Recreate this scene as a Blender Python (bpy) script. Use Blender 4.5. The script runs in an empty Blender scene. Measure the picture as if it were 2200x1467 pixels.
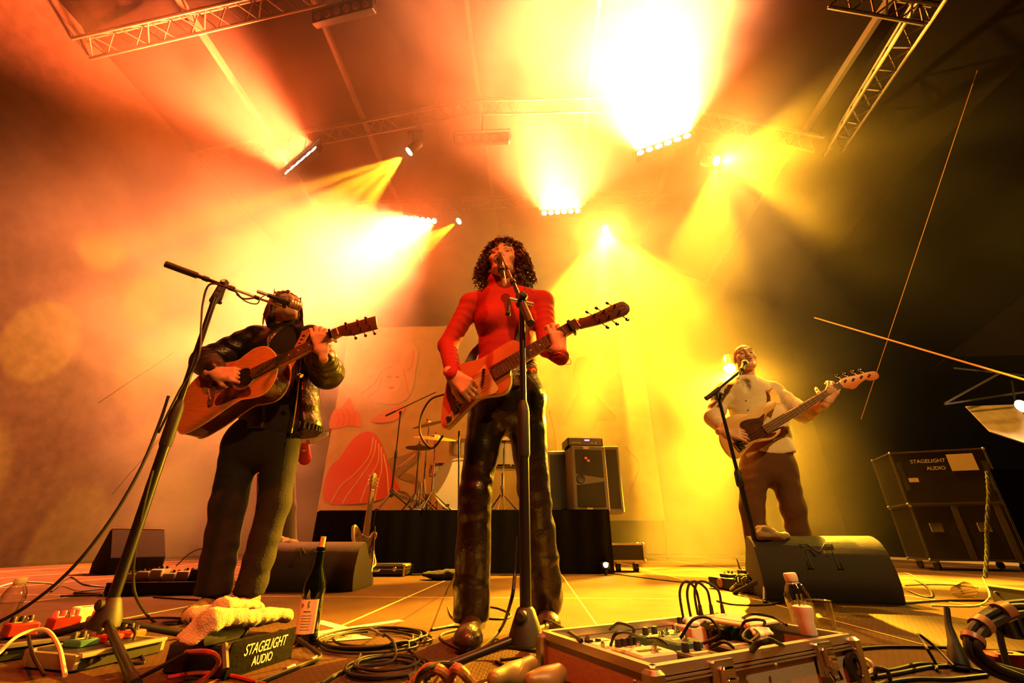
import bpy, bmesh, math, random
import numpy as np
from mathutils import Vector, Matrix, Euler
random.seed(7)
S = bpy.context.scene
C = S.collection
PI = math.pi
V = Vector

# ------------------------------------------------------------------ camera
F_PX = 920.0; TILT = math.radians(24.9); YAW = math.radians(3.1); EYE = 0.32
def ray(u, v):
    a = 733.0 - v
    z = F_PX*math.sin(TILT) + a*math.cos(TILT)
    y = F_PX*math.cos(TILT) - a*math.sin(TILT)
    x = u - 1100.0
    c, s = math.cos(YAW), math.sin(YAW)
    return V((x*c - y*s, x*s + y*c, z))
def P(u, v, Y):                                   # the point seen at (u, v) on the vertical plane at depth Y
    r = ray(u, v); return V((0, 0, EYE)) + r*(Y/r.y)
def G(u, v, z=0.0):                               # the point seen at (u, v) on the level plane at height z
    r = ray(u, v); return V((0, 0, EYE)) + r*((z-EYE)/r.z)
def ONP(u, v, o, n):                              # the point seen at (u, v) on the plane through o with normal n
    r = ray(u, v); e = V((0, 0, EYE)); return e + r*((o-e).dot(n)/r.dot(n))
cam = bpy.data.cameras.new('camera'); cam.sensor_width = 36; cam.lens = 36*F_PX/2200; cam.clip_start = 0.02
cam_o = bpy.data.objects.new('camera', cam); C.objects.link(cam_o)
cam_o.location = (0, 0, EYE); cam_o.rotation_euler = (PI/2+TILT, 0, YAW)
S.camera = cam_o

# ------------------------------------------------------------------ world, exposure, cycles quality
w = bpy.data.worlds.new('night'); S.world = w; w.use_nodes = True
w.node_tree.nodes['Background'].inputs[0].default_value = (0.0004, 0.0003, 0.0002, 1)
S.view_settings.view_transform = 'Standard'; S.view_settings.look = 'None'
S.view_settings.exposure = 0.0; S.view_settings.gamma = 1.0; S.view_settings.use_curve_mapping = False
cy = S.cycles
cy.max_bounces = 5; cy.diffuse_bounces = 2; cy.glossy_bounces = 3; cy.transmission_bounces = 5; cy.transparent_max_bounces = 10
cy.volume_bounces = 0; cy.use_denoising = True; cy.volume_step_rate = 3.0; cy.volume_max_steps = 96
cy.sample_clamp_indirect = 4.0; cy.caustics_reflective = False; cy.caustics_refractive = False

# ------------------------------------------------------------------ lights: the rig of the stage and added fill lamps
def aim(o, d):
    o.rotation_euler = V(d).to_track_quat('-Z', 'Y').to_euler()
def spot(p, to, e, col, ang, blend=0.3, size=0.05, gobo=None):
    l = bpy.data.lights.new('lamp', 'SPOT'); l.energy = e; l.color = col
    l.spot_size = math.radians(ang); l.spot_blend = blend; l.shadow_soft_size = size
    o = bpy.data.objects.new('lamp', l); C.objects.link(o); o.location = p; aim(o, V(to)-V(p))
    if gobo: gobo(l)
    return o
def strip(p, to, e, col, spread=100, L=0.95):
    l = bpy.data.lights.new('strip_lamp', 'AREA'); l.shape = 'RECTANGLE'; l.size = L; l.size_y = 0.13
    l.energy = e; l.color = col; l.spread = math.radians(spread)
    o = bpy.data.objects.new('strip_lamp', l); C.objects.link(o); o.location = p
    z = -(V(to)-V(p)).normalized(); x = V((1, 0, 0)); x = (x - z*x.dot(z)).normalized(); y = z.cross(x)
    m = Matrix((x, y, z)).transposed().to_4x4(); m.translation = V(p); o.matrix_world = m
    return o
def gobo_streaks(n, lo, hi, phase=0.0, ramp=(0.35, 0.7)):
    """a break-up gobo in a moving head: n spokes and soft rings, as a texture on the lamp's own directions"""
    def f(l):
        l.use_nodes = True; nt = l.node_tree; N = nt.nodes; K = nt.links
        em = next(x for x in N if x.type == 'EMISSION')
        tc = N.new('ShaderNodeTexCoord'); sx = N.new('ShaderNodeSeparateXYZ'); K.new(tc.outputs['Normal'], sx.inputs[0])
        at = N.new('ShaderNodeMath'); at.operation = 'ARCTAN2'; K.new(sx.outputs[0], at.inputs[0]); K.new(sx.outputs[1], at.inputs[1])
        mu = N.new('ShaderNodeMath'); mu.operation = 'MULTIPLY_ADD'; K.new(at.outputs[0], mu.inputs[0]); mu.inputs[1].default_value = n; mu.inputs[2].default_value = phase
        sn = N.new('ShaderNodeMath'); sn.operation = 'SINE'; K.new(mu.outputs[0], sn.inputs[0])
        mr = N.new('ShaderNodeMapRange'); K.new(sn.outputs[0], mr.inputs[0])
        mr.inputs[1].default_value = ramp[0]*2-1; mr.inputs[2].default_value = ramp[1]*2-1; mr.inputs[3].default_value = lo; mr.inputs[4].default_value = hi
        K.new(mr.outputs[0], em.inputs['Strength'])
    return f
def gobo_discs(cells, lo=0.0, hi=1.0, r=0.45):
    """a gobo of round holes (cells per unit of angle)"""
    def f(l):
        l.use_nodes = True; nt = l.node_tree; N = nt.nodes; K = nt.links
        em = next(x for x in N if x.type == 'EMISSION')
        tc = N.new('ShaderNodeTexCoord'); vo = N.new('ShaderNodeTexVoronoi'); vo.voronoi_dimensions = '2D'; vo.inputs['Scale'].default_value = cells
        vo.inputs['Randomness'].default_value = 0.45
        K.new(tc.outputs['Normal'], vo.inputs['Vector'])
        mr = N.new('ShaderNodeMapRange'); K.new(vo.outputs['Distance'], mr.inputs[0])
        mr.inputs[1].default_value = r; mr.inputs[2].default_value = r*0.85; mr.inputs[3].default_value = lo; mr.inputs[4].default_value = hi
        K.new(mr.outputs[0], em.inputs['Strength'])
    return f
AMBER = (1.0, 0.18, 0.022)
YELLOW = (1.0, 0.43, 0.014)
BAR_A = P(645, 345, 5.8); BAR_B = P(1425, 310, 5.8); BAR_C = P(903, 471, 8.5); BAR_D = P(1205, 455, 8.5)
HEAD_A = P(878, 326, 5.8); HEAD_B = P(985, 475, 8.5); HEAD_C = P(1540, 345, 5.8); HEAD_D = P(1300, 490, 8.5); HEAD_E = P(1568, 792, 6.2)
BARS = [(BAR_A, V((-.50, -.82, .20)), 2200), (BAR_B, V((-.33, -.88, .16)), 12000), (BAR_C, V((-.36, -.48, -.80)), 3000), (BAR_D, V((-.05, -.95, .0)), 2600)]
HEADS = [(HEAD_A, V((-.70, .06, -.71)), 14000, 48, gobo_discs(4.6, .03, 1.8, .36)),
         (HEAD_B, V((-.60, -.2, -.70)), 8000, 30, gobo_streaks(6, .2, 1.5, 1.)),
         (HEAD_C, V((.42, -.50, -.52)), 16000, 70, gobo_streaks(7, .12, 1.6, .2)),
         (HEAD_D, V((-.08, -.36, -.90)), 40000, 50, gobo_streaks(8, .2, 1.6, .0)),
         (HEAD_E, V((-.30, -.52, -.80)), 14000, 84, gobo_streaks(3, .15, 1.4, 1.3))]
BAR_COL = [(1, .135, .03), (1, .24, .065), (1, .23, .06), (1, .20, .045)]
for (p, d, e), c, sp in zip(BARS, BAR_COL, (64, 92, 62, 76)):
    strip(p + d*0.1, p + d, e, c, sp)
    strip(p + d*0.1, p + d, e*.13, (1, .095, .008), 180)          # added wide red lamps at the bars for ambient glow in the haze
for p, d, e, a, g in HEADS: spot(p + d*0.16, p + d, e, YELLOW, a, .35, .03, g)
for p, d in ((HEAD_C, HEADS[2][1]), (HEAD_D, HEADS[3][1])): spot(p + d*0.17, p + d, 2400, (1, .46, .05), 165, .4, .04)  # added wide spots for the white glow around these two heads
# unseen wash and key lamps, mostly out of frame, some added to brighten single places
spot(HEAD_C + V((-.1, -.1, -.25)), (0.95, 3.8, 0), 9000, YELLOW, 25, .5, .04)  # second spot added under the right head to pool yellow on the floor
spot((-5.6, 2.5, 6.8), (-5.2, 8.2, 2.2), 4200, (1.0, 0.13, 0.005), 74, .8, .2)  # added orange wash for the glow of the haze at left
spot((0.5, 1.9, 6.6), (-0.75, 5.6, 0.95), 3000, (1.0, 0.52, 0.10), 21, .5, .06)  # added to brighten the drums
spot((2.4, -2.2, 4.4), (-0.3, 2.0, 1.35), 1150, (1.0, 0.38, 0.07), 36, .5, .10)
spot((1.9, -.6, 3.4), (0.45, 1.25, 0.1), 420, (1.0, 0.56, 0.16), 26, .5, .05)  # spot added to brighten the pedal case
spot((0.3, -.2, 3.2), (-0.72, 1.5, 0.1), 120, (1.0, 0.52, 0.13), 18, .5, .05)  # spot added to light the towel, printed box and bottle
spot((3.0, -1.0, 4.0), (1.85, 3.2, 1.2), 1000, (1.0, 0.50, 0.10), 30, .6, .08)
spot((-1.0, -1.4, 6.2), (-0.6, 1.65, 0.0), 3000, (1.0, 0.07, 0.008), 29, .7, .12)
spot((10.2, 6.3, 6.4), (1.75, 2.3, 0.0), 5200, (1.0, 0.56, 0.03), 23, .4, .06)  # added beyond the right side, out of view, for the bright floor there

# ------------------------------------------------------------------ helpers
def mat(name, col, rough=0.5, metal=0.0, bump=0.0, scale=30.0, var=0.0, spec=0.5, coat=0.0, emit=None, trans=0.0, stretch=None, detail=4.0):
    m = bpy.data.materials.new(name); m.use_nodes = True; nt = m.node_tree; b = nt.nodes['Principled BSDF']
    b.inputs['Base Color'].default_value = (*col, 1); b.inputs['Roughness'].default_value = rough
    b.inputs['Metallic'].default_value = metal; b.inputs['Specular IOR Level'].default_value = spec
    b.inputs['Coat Weight'].default_value = coat
    if trans: b.inputs['Transmission Weight'].default_value = trans; b.inputs['IOR'].default_value = 1.45
    if emit: b.inputs['Emission Color'].default_value = (*emit[:3], 1); b.inputs['Emission Strength'].default_value = emit[3]
    if bump or var:
        tc = nt.nodes.new('ShaderNodeTexCoord'); n = nt.nodes.new('ShaderNodeTexNoise')
        n.inputs['Scale'].default_value = scale; n.inputs['Detail'].default_value = detail
        if stretch:
            mp = nt.nodes.new('ShaderNodeMapping'); mp.inputs['Scale'].default_value = stretch
            nt.links.new(tc.outputs['Object'], mp.inputs[0]); nt.links.new(mp.outputs[0], n.inputs['Vector'])
        else: nt.links.new(tc.outputs['Object'], n.inputs['Vector'])
        if bump:
            bp = nt.nodes.new('ShaderNodeBump'); bp.inputs['Strength'].default_value = bump; bp.inputs['Distance'].default_value = 0.01
            nt.links.new(n.outputs['Fac'], bp.inputs['Height']); nt.links.new(bp.outputs[0], b.inputs['Normal'])
        if var:
            mx = nt.nodes.new('ShaderNodeMapRange'); mx.inputs[1].default_value = .3; mx.inputs[2].default_value = .7
            mx.inputs[3].default_value = 1-var; mx.inputs[4].default_value = 1+var
            vm = nt.nodes.new('ShaderNodeVectorMath'); vm.operation = 'SCALE'; vm.inputs[0].default_value = col
            nt.links.new(n.outputs['Fac'], mx.inputs[0]); nt.links.new(mx.outputs[0], vm.inputs['Scale']); nt.links.new(vm.outputs[0], b.inputs['Base Color'])
    return m
M = {}
def setup_mats():
    D = dict(
        black=((.007, .007, .007), .5), rubber=((.007, .007, .007), .6), blackmetal=((.02, .02, .02), .35, .6), steel=((.55, .55, .55), .3, 1.0),
        chrome=((.8, .8, .8), .12, 1.0), alu=((.62, .62, .60), .35, .9), grey=((.035, .035, .035), .6), white=((.75, .73, .68), .6),
        cream=((.72, .62, .42), .5), red=((.24, .010, .010), .5), gold=((.75, .5, .15), .3, 1.0))
    for k, a in D.items(): M[k] = mat(k, *a)
    M['cable'] = mat('cable', (.006, .006, .006), .5, spec=.35)
    M['cable_white'] = mat('cable_white', (.6, .55, .45), .5)
    M['cable_red'] = mat('cable_red', (.25, .02, .015), .45)
    M['skin'] = mat('skin', (.62, .36, .25), .5, var=.08, scale=25)
    M['drape'] = mat('drape', (.004, .0035, .003), .95, spec=.1, bump=.3, scale=60)
    M['wedge'] = mat('wedge', (.016, .013, .011), .62, bump=.5, scale=260)
    M['towel'] = mat('towel', (.60, .50, .34), .95, bump=1.0, scale=320)
    M['towel_dark'] = mat('towel_dark', (.42, .32, .2), .95, bump=1.0, scale=320)
    M['clear'] = bpy.data.materials.new('clear'); M['clear'].use_nodes = True; nt = M['clear'].node_tree; nt.nodes.clear()
    a, b, c, d, e = [nt.nodes.new('ShaderNode'+k) for k in ('OutputMaterial', 'MixShader', 'BsdfTransparent', 'BsdfGlossy', 'LayerWeight')]
    c.inputs[0].default_value = (.95, .94, .90, 1); d.inputs['Roughness'].default_value = .08; e.inputs['Blend'].default_value = .42
    nt.links.new(e.outputs['Facing'], b.inputs[0]); nt.links.new(c.outputs[0], b.inputs[1]); nt.links.new(d.outputs[0], b.inputs[2]); nt.links.new(b.outputs[0], a.inputs[0])
    M['glass'] = mat('glass', (.002, .004, .001), .05, spec=.5, coat=.6)
    M['green'] = mat('green', (.04, .17, .05), .35); M['teal'] = mat('teal', (.03, .12, .11), .4)
    M['orange'] = mat('orange', (.34, .10, .02), .4); M['silver'] = mat('silver', (.6, .58, .52), .4, .4)
    M['redglow'] = mat('redglow', (.5, .02, .02), .4, emit=(1, .05, .02, .8)); M['purplelamp'] = mat('purplelamp', (.4, .1, .6), .4, emit=(.5, .15, 1, 6))  # red knobs and badges glow by their colour, with no lamp in them
setup_mats()

BASE = {}                                          # world base point of each thing, so parts can be modelled where they stand
def tag(o, label, cat, group=None, kind=None):
    o['label'] = label; o['category'] = cat
    if group: o['group'] = group
    if kind: o['kind'] = kind
    return o
def thing(name, label, cat, loc=(0, 0, 0), group=None):
    o = bpy.data.objects.new(name, None); C.objects.link(o); o.location = loc; o.empty_display_size = .05
    BASE[o.name] = V(loc); return tag(o, label, cat, group)
def root_base(o):
    b = V((0, 0, 0))
    while o is not None:
        b = b + BASE.get(o.name, V((0, 0, 0))); o = o.parent
    return b
class MB:
    """collects shapes and links them as one mesh object"""
    def __init__(s): s.v = []; s.f = []
    def add(s, vs, fs):
        n = len(s.v); s.v += [V(p) for p in vs]; s.f += [[i+n for i in f] for f in fs]; return s
    def box(s, c, d, R=None, taper=1.0, bev=0.0):
        c = V(c); x, y, z = d[0]/2, d[1]/2, d[2]/2; vs = []; R = R or Matrix.Identity(3)
        if bev <= 0:
            for k in (-1, 1):
                t = taper if k > 0 else 1
                for a, b in ((-1, -1), (1, -1), (1, 1), (-1, 1)): vs.append(c + R @ V((a*x*t, b*y*t, k*z)))
            return s.add(vs, [(3, 2, 1, 0), (4, 5, 6, 7), (0, 1, 5, 4), (1, 2, 6, 5), (2, 3, 7, 6), (3, 0, 4, 7)])
        o = [(-x+bev, -y), (x-bev, -y), (x, -y+bev), (x, y-bev), (x-bev, y), (-x+bev, y), (-x, y-bev), (-x, -y+bev)]
        rings = [(-z, 1-bev/max(x, y)), (-z+bev, 1), (z-bev, 1), (z, 1-bev/max(x, y))]
        for zz, q in rings: vs += [c + R @ V((a*q, b*q, zz)) for a, b in o]
        fs = [list(range(7, -1, -1)), list(range(24, 32))]
        for r in range(3):
            for i in range(8): j = (i+1) % 8; fs.append((r*8+i, r*8+j, r*8+8+j, r*8+8+i))
        return s.add(vs, fs)
    def tube(s, pts, r, seg=8, caps=True, closed=False):
        pts = [V(p) for p in pts]; n = len(pts); rs = r if isinstance(r, (list, tuple)) else [r]*n
        vs = []; up = None
        for i, p in enumerate(pts):
            if closed: t = pts[(i+1) % n]-pts[i-1]
            else: t = pts[min(i+1, n-1)]-pts[max(i-1, 0)]
            if t.length < 1e-9: t = V((0, 0, 1))
            t.normalize()
            if up is None: up = V((0, 0, 1)) if abs(t.z) < .9 else V((1, 0, 0))
            a = (up - t*up.dot(t))
            if a.length < 1e-6: a = t.orthogonal()
            a.normalize(); b = t.cross(a); up = a
            for k in range(seg): vs.append(p + (a*math.cos(2*PI*k/seg) + b*math.sin(2*PI*k/seg))*rs[i])
        fs = []
        for i in range(n if closed else n-1):
            for k in range(seg):
                j = (k+1) % seg; i2 = (i+1) % n; fs.append((i*seg+k, i*seg+j, i2*seg+j, i2*seg+k))
        if caps and not closed: fs.append(list(range(seg-1, -1, -1))); fs.append([(n-1)*seg+k for k in range(seg)])
        return s.add(vs, fs)
    def cyl(s, a, b, r, seg=12, r2=None): return s.tube([a, b], [r, r if r2 is None else r2], seg)
    def lathe(s, o, prof, axis=(0, 0, 1), seg=20):
        o = V(o); ax = V(axis).normalized(); return s.tube([o+ax*h for _, h in prof], [max(q, 1e-4) for q, _ in prof], seg) if False else s._lathe(o, prof, ax, seg)
    def _lathe(s, o, prof, ax, seg):
        a = ax.orthogonal().normalized(); b = ax.cross(a); vs = []; fs = []
        for q, h in prof:
            for k in range(seg): vs.append(o + ax*h + (a*math.cos(2*PI*k/seg)+b*math.sin(2*PI*k/seg))*max(q, 1e-4))
        for i in range(len(prof)-1):
            for k in range(seg): j = (k+1) % seg; fs.append((i*seg+k, i*seg+j, (i+1)*seg+j, (i+1)*seg+k))
        fs.append(list(range(seg-1, -1, -1))); fs.append([(len(prof)-1)*seg+k for k in range(seg)])
        return s.add(vs, fs)
    def prism(s, pts, d0, d1, fr):
        """outline pts (2D in frame fr = origin, x, y, n), extruded along n from d0 to d1"""
        o, x, y, n = fr; k = len(pts)
        vs = [o+x*p[0]+y*p[1]+n*d0 for p in pts] + [o+x*p[0]+y*p[1]+n*d1 for p in pts]
        fs = [list(range(k-1, -1, -1)), list(range(k, 2*k))] + [(i, (i+1) % k, k+(i+1) % k, k+i) for i in range(k)]
        return s.add(vs, fs)
    def ell(s, c, r, R=None, su=14, sv=9):
        c = V(c); R = R or Matrix.Identity(3); r = (r, r, r) if not hasattr(r, '__len__') else r; vs = []; fs = []
        for j in range(sv+1):
            th = PI*j/sv
            for i in range(su): ph = 2*PI*i/su; vs.append(c + R @ V((r[0]*math.sin(th)*math.cos(ph), r[1]*math.sin(th)*math.sin(ph), r[2]*math.cos(th))))
        for j in range(sv):
            for i in range(su): k = (i+1) % su; fs.append((j*su+i, (j+1)*su+i, (j+1)*su+k, j*su+k))
        return s.add(vs, fs)
    def build(s, name, m, parent=None, smooth=True, bevel=0.0, ang=0.6, recalc=True):
        me = bpy.data.meshes.new(name)
        if parent is not None: b = root_base(parent)
        else:
            xs = [p.x for p in s.v]; ys = [p.y for p in s.v]; zs = [p.z for p in s.v]
            b = V(((min(xs)+max(xs))/2, (min(ys)+max(ys))/2, min(zs)))
        me.from_pydata([p-b for p in s.v], [], s.f); me.update()
        if recalc:
            bm = bmesh.new(); bm.from_mesh(me); bmesh.ops.recalc_face_normals(bm, faces=bm.faces)
            if bevel: 
                es = [e for e in bm.edges if len(e.link_faces) == 2 and e.calc_face_angle(0) > .6]
                bmesh.ops.bevel(bm, geom=es, offset=bevel, segments=2, affect='EDGES', profile=.6, clamp_overlap=True)
            bm.to_mesh(me); bm.free()
        ms = m if isinstance(m, (list, tuple)) else [m]
        for q in ms: me.materials.append(M[q] if isinstance(q, str) else q)
        o = bpy.data.objects.new(name, me); C.objects.link(o)
        if parent is not None: o.parent = parent
        else: o.location = b; BASE[o.name] = b
        if smooth:
            me.shade_smooth(); me.set_sharp_from_angle(angle=ang)
        return o
def spline(pts, n=8, closed=False):
    pts = [V(p) for p in pts]; out = []; k = len(pts)
    rng = range(k if closed else k-1)
    for i in rng:
        p0 = pts[i-1] if (i > 0 or closed) else pts[0]*2-pts[1]; p1 = pts[i]; p2 = pts[(i+1) % k]
        p3 = pts[(i+2) % k] if (i+2 < k or closed) else p2*2-p1
        for j in range(n):
            t = j/n; out.append(.5*((2*p1)+(p2-p0)*t+(2*p0-5*p1+4*p2-p3)*t*t+(3*p1-p0-3*p2+p3)*t**3))
    if not closed: out.append(pts[-1])
    return out
def fr_axes(x, n):
    x = V(x).normalized(); n = V(n); n = (n - x*n.dot(x)).normalized(); return x, n.cross(x), n
def rotz(a): return Matrix.Rotation(a, 3, 'Z')
def move_root(o, M4): o.matrix_world = M4
def text_obj(name, body, size, fr, m, parent, shear=0.0, depth=0.0006, sx=1.0):
    cu = bpy.data.curves.new(name, 'FONT'); cu.body = body; cu.size = size; cu.extrude = depth; cu.shear = shear; cu.align_x = 'CENTER'; cu.align_y = 'CENTER'
    t = bpy.data.objects.new(name+'_src', cu); C.objects.link(t)
    dg = bpy.context.evaluated_depsgraph_get(); me = bpy.data.meshes.new_from_object(t.evaluated_get(dg)); C.objects.unlink(t); bpy.data.objects.remove(t)
    o, x, y, n = fr; b = root_base(parent)
    for v in me.vertices: v.co = o + x*(v.co.x*sx) + y*v.co.y + n*v.co.z - b
    me.materials.clear(); me.materials.append(M[m] if isinstance(m, str) else m); me.name = name
    ob = bpy.data.objects.new(name, me); C.objects.link(ob); ob.parent = parent; return ob
# ------------------------------------------------------------------ the setting: deck, walls, roof, haze
def struct(o, kind='structure'): o['kind'] = kind; return o
def deck_mat(name, col):
    m = mat(name, col, .68, var=.25, scale=3, spec=.06); nt = m.node_tree; b = nt.nodes['Principled BSDF']
    tc = nt.nodes.new('ShaderNodeTexCoord'); br = nt.nodes.new('ShaderNodeTexBrick'); br.inputs['Scale'].default_value = 1.0
    br.inputs['Brick Width'].default_value = .022; br.inputs['Row Height'].default_value = .016; br.inputs['Mortar Size'].default_value = .0028; br.inputs['Mortar Smooth'].default_value = .6
    nt.links.new(tc.outputs['Object'], br.inputs['Vector']); bp = nt.nodes.new('ShaderNodeBump'); bp.inputs['Strength'].default_value = .9; bp.inputs['Distance'].default_value = .004; bp.invert = True
    nt.links.new(br.outputs['Fac'], bp.inputs['Height']); nt.links.new(bp.outputs[0], b.inputs['Normal']); return m
M['deck'] = deck_mat('deck', (.058, .033, .020)); M['deck2'] = deck_mat('deck2', (.07, .03, .018))
M['deckedge'] = mat('deckedge', (.55, .42, .22), .5, .2)
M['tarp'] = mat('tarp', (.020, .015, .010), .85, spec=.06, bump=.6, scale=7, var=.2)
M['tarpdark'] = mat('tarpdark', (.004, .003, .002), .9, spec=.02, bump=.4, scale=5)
M['trussalu'] = mat('trussalu', (.06, .05, .04), .6, .3)
M['lens_off'] = mat('lens_off', (.35, .16, .10), .15, .3); M['lens_on'] = mat('lens_on', (1, .9, .7), .3, emit=(1, .80, .45, 30))
M['lens_yel'] = mat('lens_yel', (1, .9, .6), .3, emit=(1, .8, .3, 40))
floor = struct(MB().box((0, 6.6, -.153), (15.2, 12.6, .3)).build('floor', 'deckedge', smooth=False))
shared = {}
dx, dy = 1.055, 2.05; rnd = random.Random(2)
for i in range(-7, 7):
    for j in range(-2, 5):
        x0 = .24+i*dx; y0 = 3.035+j*dy
        if x0 < -7.4 or x0+dx > 7.5 or y0 < -.1 - 1.2 or y0 > 12: continue
        y0c = max(y0, .42); d_ = y0+dy-y0c
        if d_ < .3: continue
        key = round(d_, 3)
        if key not in shared:
            o = MB().box((0, 0, 0), (dx-.008, d_-.008, .03), bev=.002).build('deck_panel', 'deck', smooth=False); shared[key] = o.data; bpy.data.objects.remove(o)
        o = bpy.data.objects.new('deck_panel', shared[key]); C.objects.link(o); o.parent = floor; o.location = V((x0+dx/2, (y0c*2+d_)/2, -.030 + rnd.uniform(-.0010, 0))) - root_base(floor)
for i in range(-6, 7):
    MB().box((.24+i*dx-.002, 6.4, .0), (.008, 11.6, .0024)).build('seam_strip', 'deckedge', floor, smooth=False)
for j in range(-1, 4): MB().box((0, 3.035+j*dy-.002, .0), (14.6, .007, .0022)).build('seam_strip', 'deckedge', floor, smooth=False)
def panelwall(name, pts, m, th=.04, seams=(), sm='tarpdark'):
    o_ = V(pts[0]); x = (V(pts[1])-o_).normalized(); n = x.cross(V(pts[-1])-o_).normalized(); y = n.cross(x)
    q = [((V(p)-o_).dot(x), (V(p)-o_).dot(y)) for p in pts]
    w_ = struct(MB().prism(q, 0, -th, (o_, x, y, n)).build(name, m, smooth=False))
    for a, b in seams: MB().cyl(V(a), V(b), .008, 6).build('seam', sm, w_)
    return w_
XL = -6.9
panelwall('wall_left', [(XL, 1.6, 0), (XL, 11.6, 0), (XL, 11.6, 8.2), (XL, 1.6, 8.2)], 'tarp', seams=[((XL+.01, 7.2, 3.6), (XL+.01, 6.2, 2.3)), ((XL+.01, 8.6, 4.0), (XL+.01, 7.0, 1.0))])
panelwall('wall_back', [(XL, 11.5, 0), (7.3, 11.5, 0), (7.3, 11.5, 11), (XL, 11.5, 11)], mat('backcloth', (.005, .004, .003), .9, spec=.02, bump=.5, scale=4, stretch=(6, 1, .3)))
RX = -.8
def roofz(x): return 7.35+.42*(5.9-abs(x-RX))
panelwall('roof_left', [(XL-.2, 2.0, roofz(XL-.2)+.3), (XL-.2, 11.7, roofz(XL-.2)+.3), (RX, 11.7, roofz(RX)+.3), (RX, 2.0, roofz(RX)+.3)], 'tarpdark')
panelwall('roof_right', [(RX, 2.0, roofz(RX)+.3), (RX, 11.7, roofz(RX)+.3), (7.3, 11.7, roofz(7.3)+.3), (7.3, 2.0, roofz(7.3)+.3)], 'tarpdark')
for i, x in enumerate((-5.36, -3.6, -1.13, 1.3, 3.2, 5.2)):
    struct(MB().box((x, 6.9, roofz(x)+.02), (.07, 9.2, .12)).build('trim_%d' % (i+1), 'trussalu', smooth=False))
# haze drifting under the roof: a real scattering medium, thicker in drifts
def haze():
    o = MB().box((.2, 6.95, 5.6), (14.0, 8.9, 11.1)).build('haze', mat('haze_unused', (.5, .5, .5)), smooth=False)
    m = bpy.data.materials.new('haze'); m.use_nodes = True; nt = m.node_tree; nt.nodes.clear(); N = nt.nodes; K = nt.links
    out = N.new('ShaderNodeOutputMaterial'); vs = N.new('ShaderNodeVolumeScatter'); vs.inputs['Anisotropy'].default_value = .3; vs.inputs['Color'].default_value = (1, .97, .94, 1)
    K.new(vs.outputs[0], out.inputs['Volume'])
    g = N.new('ShaderNodeNewGeometry'); mp = N.new('ShaderNodeMapping'); mp.inputs['Scale'].default_value = (1, .8, 1.25); K.new(g.outputs['Position'], mp.inputs[0])
    n = N.new('ShaderNodeTexNoise'); n.inputs['Scale'].default_value = .62; n.inputs['Detail'].default_value = 4.0; n.inputs['Roughness'].default_value = .55; n.inputs['Distortion'].default_value = .6
    K.new(mp.outputs[0], n.inputs['Vector'])
    r = N.new('ShaderNodeMapRange'); r.inputs[1].default_value = .32; r.inputs[2].default_value = .70; r.inputs[3].default_value = .006; r.inputs[4].default_value = .105; K.new(n.outputs['Fac'], r.inputs[0])
    sx = N.new('ShaderNodeSeparateXYZ'); K.new(g.outputs['Position'], sx.inputs[0])
    # density shaped for dark foreground, drums and right side: thin towards audience and right
    lift = N.new('ShaderNodeMapRange'); lift.interpolation_type = 'SMOOTHSTEP'; lift.inputs[1].default_value = .3; lift.inputs[2].default_value = 4.2; lift.inputs[3].default_value = -4.6; lift.inputs[4].default_value = 0.0; K.new(sx.outputs[2], lift.inputs[0])
    side = N.new('ShaderNodeMapRange'); side.interpolation_type = 'SMOOTHSTEP'; side.inputs[1].default_value = -3.6; side.inputs[2].default_value = -2.2; side.inputs[3].default_value = .62; side.inputs[4].default_value = 1.0; K.new(sx.outputs[0], side.inputs[0])
    sid2 = N.new('ShaderNodeMapRange'); sid2.interpolation_type = 'SMOOTHSTEP'; sid2.inputs[1].default_value = .7; sid2.inputs[2].default_value = 1.9; sid2.inputs[3].default_value = 1.0; sid2.inputs[4].default_value = .42; K.new(sx.outputs[0], sid2.inputs[0])
    smul = N.new('ShaderNodeMath'); smul.operation = 'MULTIPLY'; K.new(side.outputs[0], smul.inputs[0]); K.new(sid2.outputs[0], smul.inputs[1])
    lm = N.new('ShaderNodeMath'); lm.operation = 'MULTIPLY_ADD'; K.new(lift.outputs[0], lm.inputs[0]); K.new(smul.outputs[0], lm.inputs[1]); K.new(sx.outputs[1], lm.inputs[2])
    fy = N.new('ShaderNodeMapRange'); fy.interpolation_type = 'SMOOTHSTEP'; fy.inputs[1].default_value = 2.6; fy.inputs[2].default_value = 4.8; K.new(lm.outputs[0], fy.inputs[0])
    fx = N.new('ShaderNodeMapRange'); fx.interpolation_type = 'SMOOTHSTEP'; fx.inputs[1].default_value = 4.6; fx.inputs[2].default_value = 2.2; fx.inputs[3].default_value = .02; K.new(sx.outputs[0], fx.inputs[0])
    m1 = N.new('ShaderNodeMath'); m1.operation = 'MULTIPLY'; K.new(fy.outputs[0], m1.inputs[0]); K.new(fx.outputs[0], m1.inputs[1])
    m2 = N.new('ShaderNodeMath'); m2.operation = 'MULTIPLY'; K.new(m1.outputs[0], m2.inputs[0]); K.new(r.outputs[0], m2.inputs[1])
    K.new(m2.outputs[0], vs.inputs['Density']); o.data.materials.clear(); o.data.materials.append(m)
    o['kind'] = 'stuff'; o['label'] = 'orange lit stage haze drifting under the roof and behind the players'; o['category'] = 'haze'
haze()
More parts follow.
